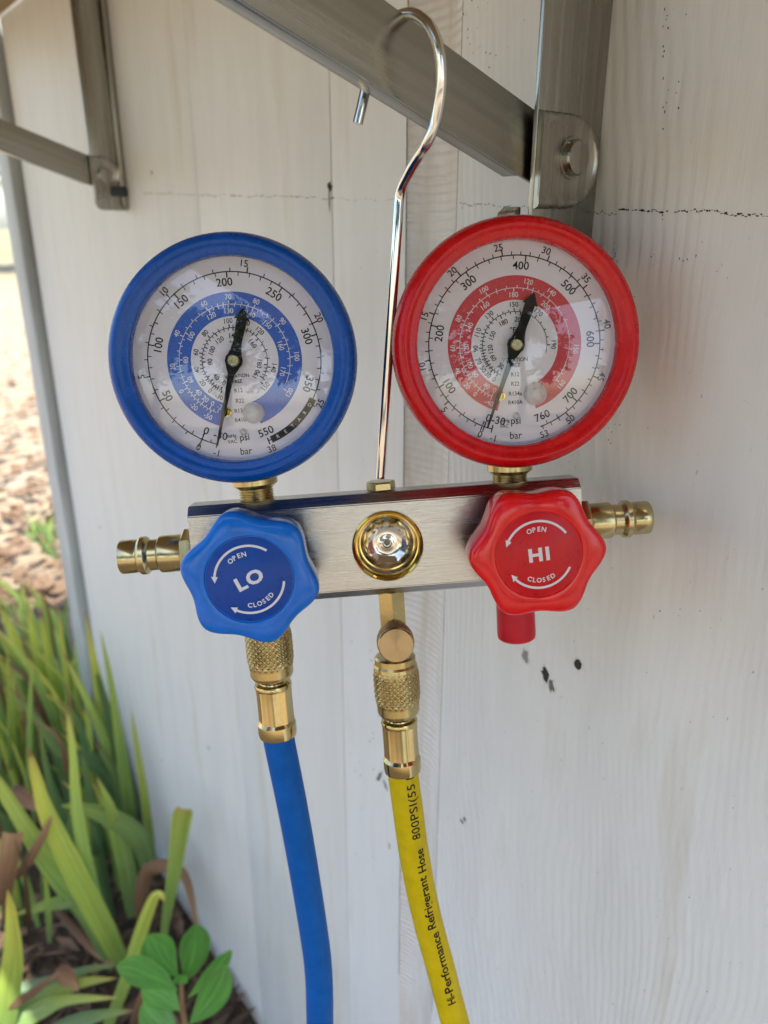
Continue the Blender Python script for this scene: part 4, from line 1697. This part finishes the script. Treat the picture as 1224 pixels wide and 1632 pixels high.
# bottom left
leaf_px(id_, [(12, 1640), (14, 1585), (20, 1529), (18, 1462), (12, 1417)], .86, .80, 40, 'iris_yellow', fold=.3)
leaf_px(id_, [(-30, 1640), (0, 1615), (76, 1587), (130, 1566), (186, 1559)], .86, .93, 36, 'iris', fold=.2)
leaf_px(id_, [(-20, 1660), (60, 1612), (107, 1594), (190, 1590)], .86, .90, 30, 'iris', fold=.2)
leaf_px(id_, [(-30, 1560), (20, 1580), (70, 1568), (140, 1545), (190, 1538)], .95, .98, 26, 'iris_dark', fold=.2)
leaf_px(id_, [(60, 1660), (110, 1635), (160, 1618), (215, 1610)], .86, .90, 30, 'iris_dark', fold=.2)
# dead leaves among them
DG = 'withered brown leaves among the irises'


def dead(pts, z0_, z1_, wp, label, prof=None):
    r = plant('withered_leaf', at(*pts[0], z0_), label, 'leaf', DG)
    leaf_px(r, pts, z0_, z1_, wp, 'dead_leaf', name='leaf_blade', prof=prof, fold=.35)


dead([(226, 1470), (224, 1437), (234, 1391), (262, 1380), (294, 1396), (309, 1452), (316, 1490)], 1.0, .97, 22, 'brown arching dead leaf bent over beside the wall')
dead([(25, 1400), (50, 1365), (76, 1315), (82, 1300)], .92, .90, 14, 'thin brown dead stalk leaning right at left edge')
dead([(0, 1440), (8, 1400), (16, 1360), (21, 1325)], .9, .88, 30, 'broken brown stalk with pale cut top at left edge', prof=lambda t: 1.0)
dead([(90, 1450), (130, 1495), (160, 1525), (185, 1540)], 1.05, 1.0, 12, 'long dry straw leaf lying under the broad iris blades')
dead([(-5, 1195), (30, 1165), (48, 1135), (60, 1128)], 1.3, 1.25, 12, 'brown curled leaf high in the iris tangle')
dead([(40, 1130), (70, 1155), (100, 1180)], 1.35, 1.3, 16, 'broad rust brown leaf across the iris tangle')
dead([(20, 1258), (35, 1270), (58, 1285), (72, 1290)], 1.0, .98, 24, 'short brown leaf scrap crossing the pale broad blade')
dead([(0, 1610), (40, 1590), (80, 1560), (95, 1550)], .85, .84, 12, 'brown straw lying over the bottom left leaves')
dead([(90, 1545), (110, 1560), (125, 1580)], .9, .9, 26, 'crumpled dark brown leaf near bottom left leaves')
dead([(210, 1640), (222, 1600), (228, 1570)], .84, .82, 14, 'brown dry stub left of the small shrub')
dead([(-10, 940), (40, 945), (80, 935)], 1.9, 1.85, 12, 'brown drooping leaf at far left under the pale dirt')

# small broad-leaved shrub
shb = plant('small_shrub', ground_px(300, 1700), 'small shrub with glossy rounded green leaves at the bottom', 'shrub')
obov = lambda t: max(0.05, (math.sin(PI * min(1, max(0, t)) ** 1.35) ** .75)) if t < .999 else .03


def sleaf(base, tip, z0_, z1_, wp, bend=0.0, roll=0.0):
    (bx, by), (tx, ty) = base, tip
    mx_, my_ = (bx + tx) / 2, (by + ty) / 2
    dx, dy = tx - bx, ty - by
    pts = [base, (bx + dx * .33 - dy * bend, by + dy * .33 + dx * bend), (bx + dx * .7 - dy * bend, by + dy * .7 + dx * bend), tip]
    return leaf_px(shb, pts, z0_, z1_, wp, 'shrub_leaf', prof=obov, fold=-.12, roll=roll, n=10)


sleaf((284, 1556), (238, 1489), .765, .75, 52, -.05)
sleaf((292, 1566), (312, 1472), .75, .72, 47, .06)
sleaf((283, 1578), (185, 1541), .74, .70, 42, .06, .2)
sleaf((300, 1590), (369, 1514), .75, .73, 24, .02, .3)
sleaf((286, 1610), (226, 1572), .75, .74, 46, .05)
sleaf((302, 1632), (362, 1538), .73, .69, 50, .04, -.2)
sleaf((288, 1568), (280, 1555), .745, .735, 14, 0)
sleaf((288, 1568), (297, 1556), .745, .735, 14, 0)
sleaf((284, 1660), (226, 1600), .74, .74, 48, .0)
q = MB()
sp = [shb.location, at(300, 1660, .79), at(291, 1612, .765), at(289, 1566, .748)]
q.tube([p - shb.location for p in catmull(sp, 6)], lambda t: .0042 - .0022 * t, 10)
q.build('stem', M['shrub_stem'], shb)

# leaf litter and straw on the soil: uncountable
lt = MB()
lt.along = []
rl = random.Random(3)
for k in range(1500):
    px, py = rl.uniform(-150, 400), rl.uniform(1000, 1720)
    P = ground_px(px, py)
    if P.dot(WN) > W0 - .01:
        continue
    ln = rl.uniform(.012, .06)
    wd = rl.uniform(.003, .016)
    a = rl.uniform(0, 2 * PI)
    d = Vector((math.cos(a), math.sin(a), rl.uniform(-.15, .35))).normalized()
    n = Vector((-math.sin(a), math.cos(a), rl.uniform(-.4, .4)))
    P = P + Vector((0, 0, rl.uniform(.004, .03)))
    o = len(lt.v)
    lt.v += [P - d * ln / 2, P + n * wd / 2 + Vector((0, 0, wd * .3)), P + d * ln / 2, P - n * wd / 2]
    lt.along += [rl.random()] * 4
    lt.f += [[o, o + 1, o + 2], [o, o + 2, o + 3]]
for k in range(900):
    px, py = rl.uniform(-200, 130), rl.uniform(420, 980)
    P = ground_px(px, py)
    if P.dot(WN) > W0 - .03 and P.dot(WL) < -cornerx + .1:
        continue
    ln = rl.uniform(.03, .11)
    wd = rl.uniform(.01, .05)
    a = rl.uniform(0, 2 * PI)
    d = Vector((math.cos(a), math.sin(a), rl.uniform(-.1, .3))).normalized()
    n = Vector((-math.sin(a), math.cos(a), rl.uniform(-.4, .4)))
    P = P + Vector((0, 0, rl.uniform(.004, .03)))
    o = len(lt.v)
    lt.v += [P - d * ln / 2, P + n * wd / 2 + Vector((0, 0, wd * .3)), P + d * ln / 2, P - n * wd / 2]
    lt.along += [rl.uniform(.7, 1.5)] * 4
    lt.f += [[o, o + 1, o + 2], [o, o + 2, o + 3]]
tag(lt.build('leaf_litter', M['litter'], smooth=0, recalc=False), 'brown dead leaves and straw covering the soil', kind='stuff')
# sparse tufts on the sunlit dirt beyond the corner
tf = MB()
tf.along = []
for k in range(1100):
    px = rl.uniform(-260, 120)
    py = rl.uniform(850, 960)
    P = ground_px(px, py)
    if P.dot(WN) > W0 - .06 and P.dot(WL) < -cornerx + .2:
        continue
    if mnoise.noise(Vector((P.x * .9, P.y * .9, 3))) < .02:
        continue
    hgt = rl.uniform(.02, .09)
    wd = rl.uniform(.004, .01)
    a = rl.uniform(0, 2 * PI)
    d = Vector((math.cos(a), math.sin(a), 0))
    o = len(tf.v)
    tf.v += [P - d * wd, P + d * wd, P + Vector((rl.uniform(-.04, .04), rl.uniform(-.04, .04), hgt))]
    tf.along += [0, 0, rl.random()]
    tf.f.append([o, o + 1, o + 2])
tag(tf.build('grass_tufts', M['iris'], smooth=0, recalc=False), 'thin green grass tufts on the pale dirt beyond the corner', kind='stuff')


# ================================================================== TREES (background at left; others stand behind the viewer and show in the glass)
def tree_mesh(seed, h, rad, n):
    r = random.Random(seed)
    tr = MB()
    tr.tube([(0, 0, -.2), (.1, .05, h * .25), (-.05, .1, h * .5), (.1, 0, h * .8)], lambda t: .2 * (1 - .75 * t), 8)
    tips = []
    for k in range(9):
        a = r.uniform(0, 2 * PI)
        z = h * r.uniform(.28, .7)
        L_ = rad * r.uniform(.6, .95)
        e = Vector((math.cos(a) * L_, math.sin(a) * L_, z + h * r.uniform(.05, .25)))
        tr.tube([(0, 0, z), (e.x * .5, e.y * .5, z + (e.z - z) * .35), e], lambda t: .07 * (1 - .7 * t), 6)
        tips.append(e)
    tips.append(Vector((0, 0, h * .9)))
    cr = MB()
    cr.along = []
    cl = []
    for e in tips:
        for k in range(6):
            cl.append(e + Vector((r.gauss(0, 1), r.gauss(0, 1), r.gauss(0, .8))) * rad * .28)
    for k in range(n):
        c_ = r.choice(cl)
        p = c_ + Vector((r.gauss(0, 1), r.gauss(0, 1), r.gauss(0, 1))) * rad * .12
        u = Vector((r.gauss(0, 1), r.gauss(0, 1), r.gauss(0, .6))).normalized() * r.uniform(.08, .17)
        v = u.orthogonal().normalized() * u.length * .5
        o = len(cr.v)
        cr.v += [p - u, p + v, p + u, p - v]
        cr.along += [r.random()] * 4
        cr.f.append([o, o + 1, o + 2, o + 3])
    return tr, cr


def tree(name, loc, seed, h, rad, n, label, group):
    root = empty(name, Matrix.Translation(loc))
    tag(root, label, 'tree', group)
    tr, cr = tree_mesh(seed, h, rad, n)
    tr.build('trunk', M['bark'], root)
    cr.build('crown', M['tree_leaf'], root, smooth=0, recalc=False)
    return root


GT = 'trees beyond the shed corner'
tree('garden_tree', (-8.2, 15.5, 0), 1, 5.5, 2.3, 4200, 'leafy green tree far beyond the grey corner post', GT)
tree('garden_tree', (-14.5, 22.0, 0), 2, 7.0, 3.0, 4200, 'taller green tree farthest off at the left edge', GT)
GB = 'trees standing behind the viewer'
for k, (x, y, h, rad) in enumerate(((2.45, -8.2, 5.0, 1.5), (-1.35, -9.0, 5.6, 1.9), (-4.6, -8.6, 5.2, 2.0), (8.6, -7.6, 5.6, 2.0), (-8.2, -7.8, 5.0, 2.2))):
    tree('yard_tree', (x, y, 0), 10 + k, h, rad, 4200, ('round', 'tall', 'broad', 'leaning', 'low')[k] + ' yard tree behind the viewer seen only in gauge glass', GB)
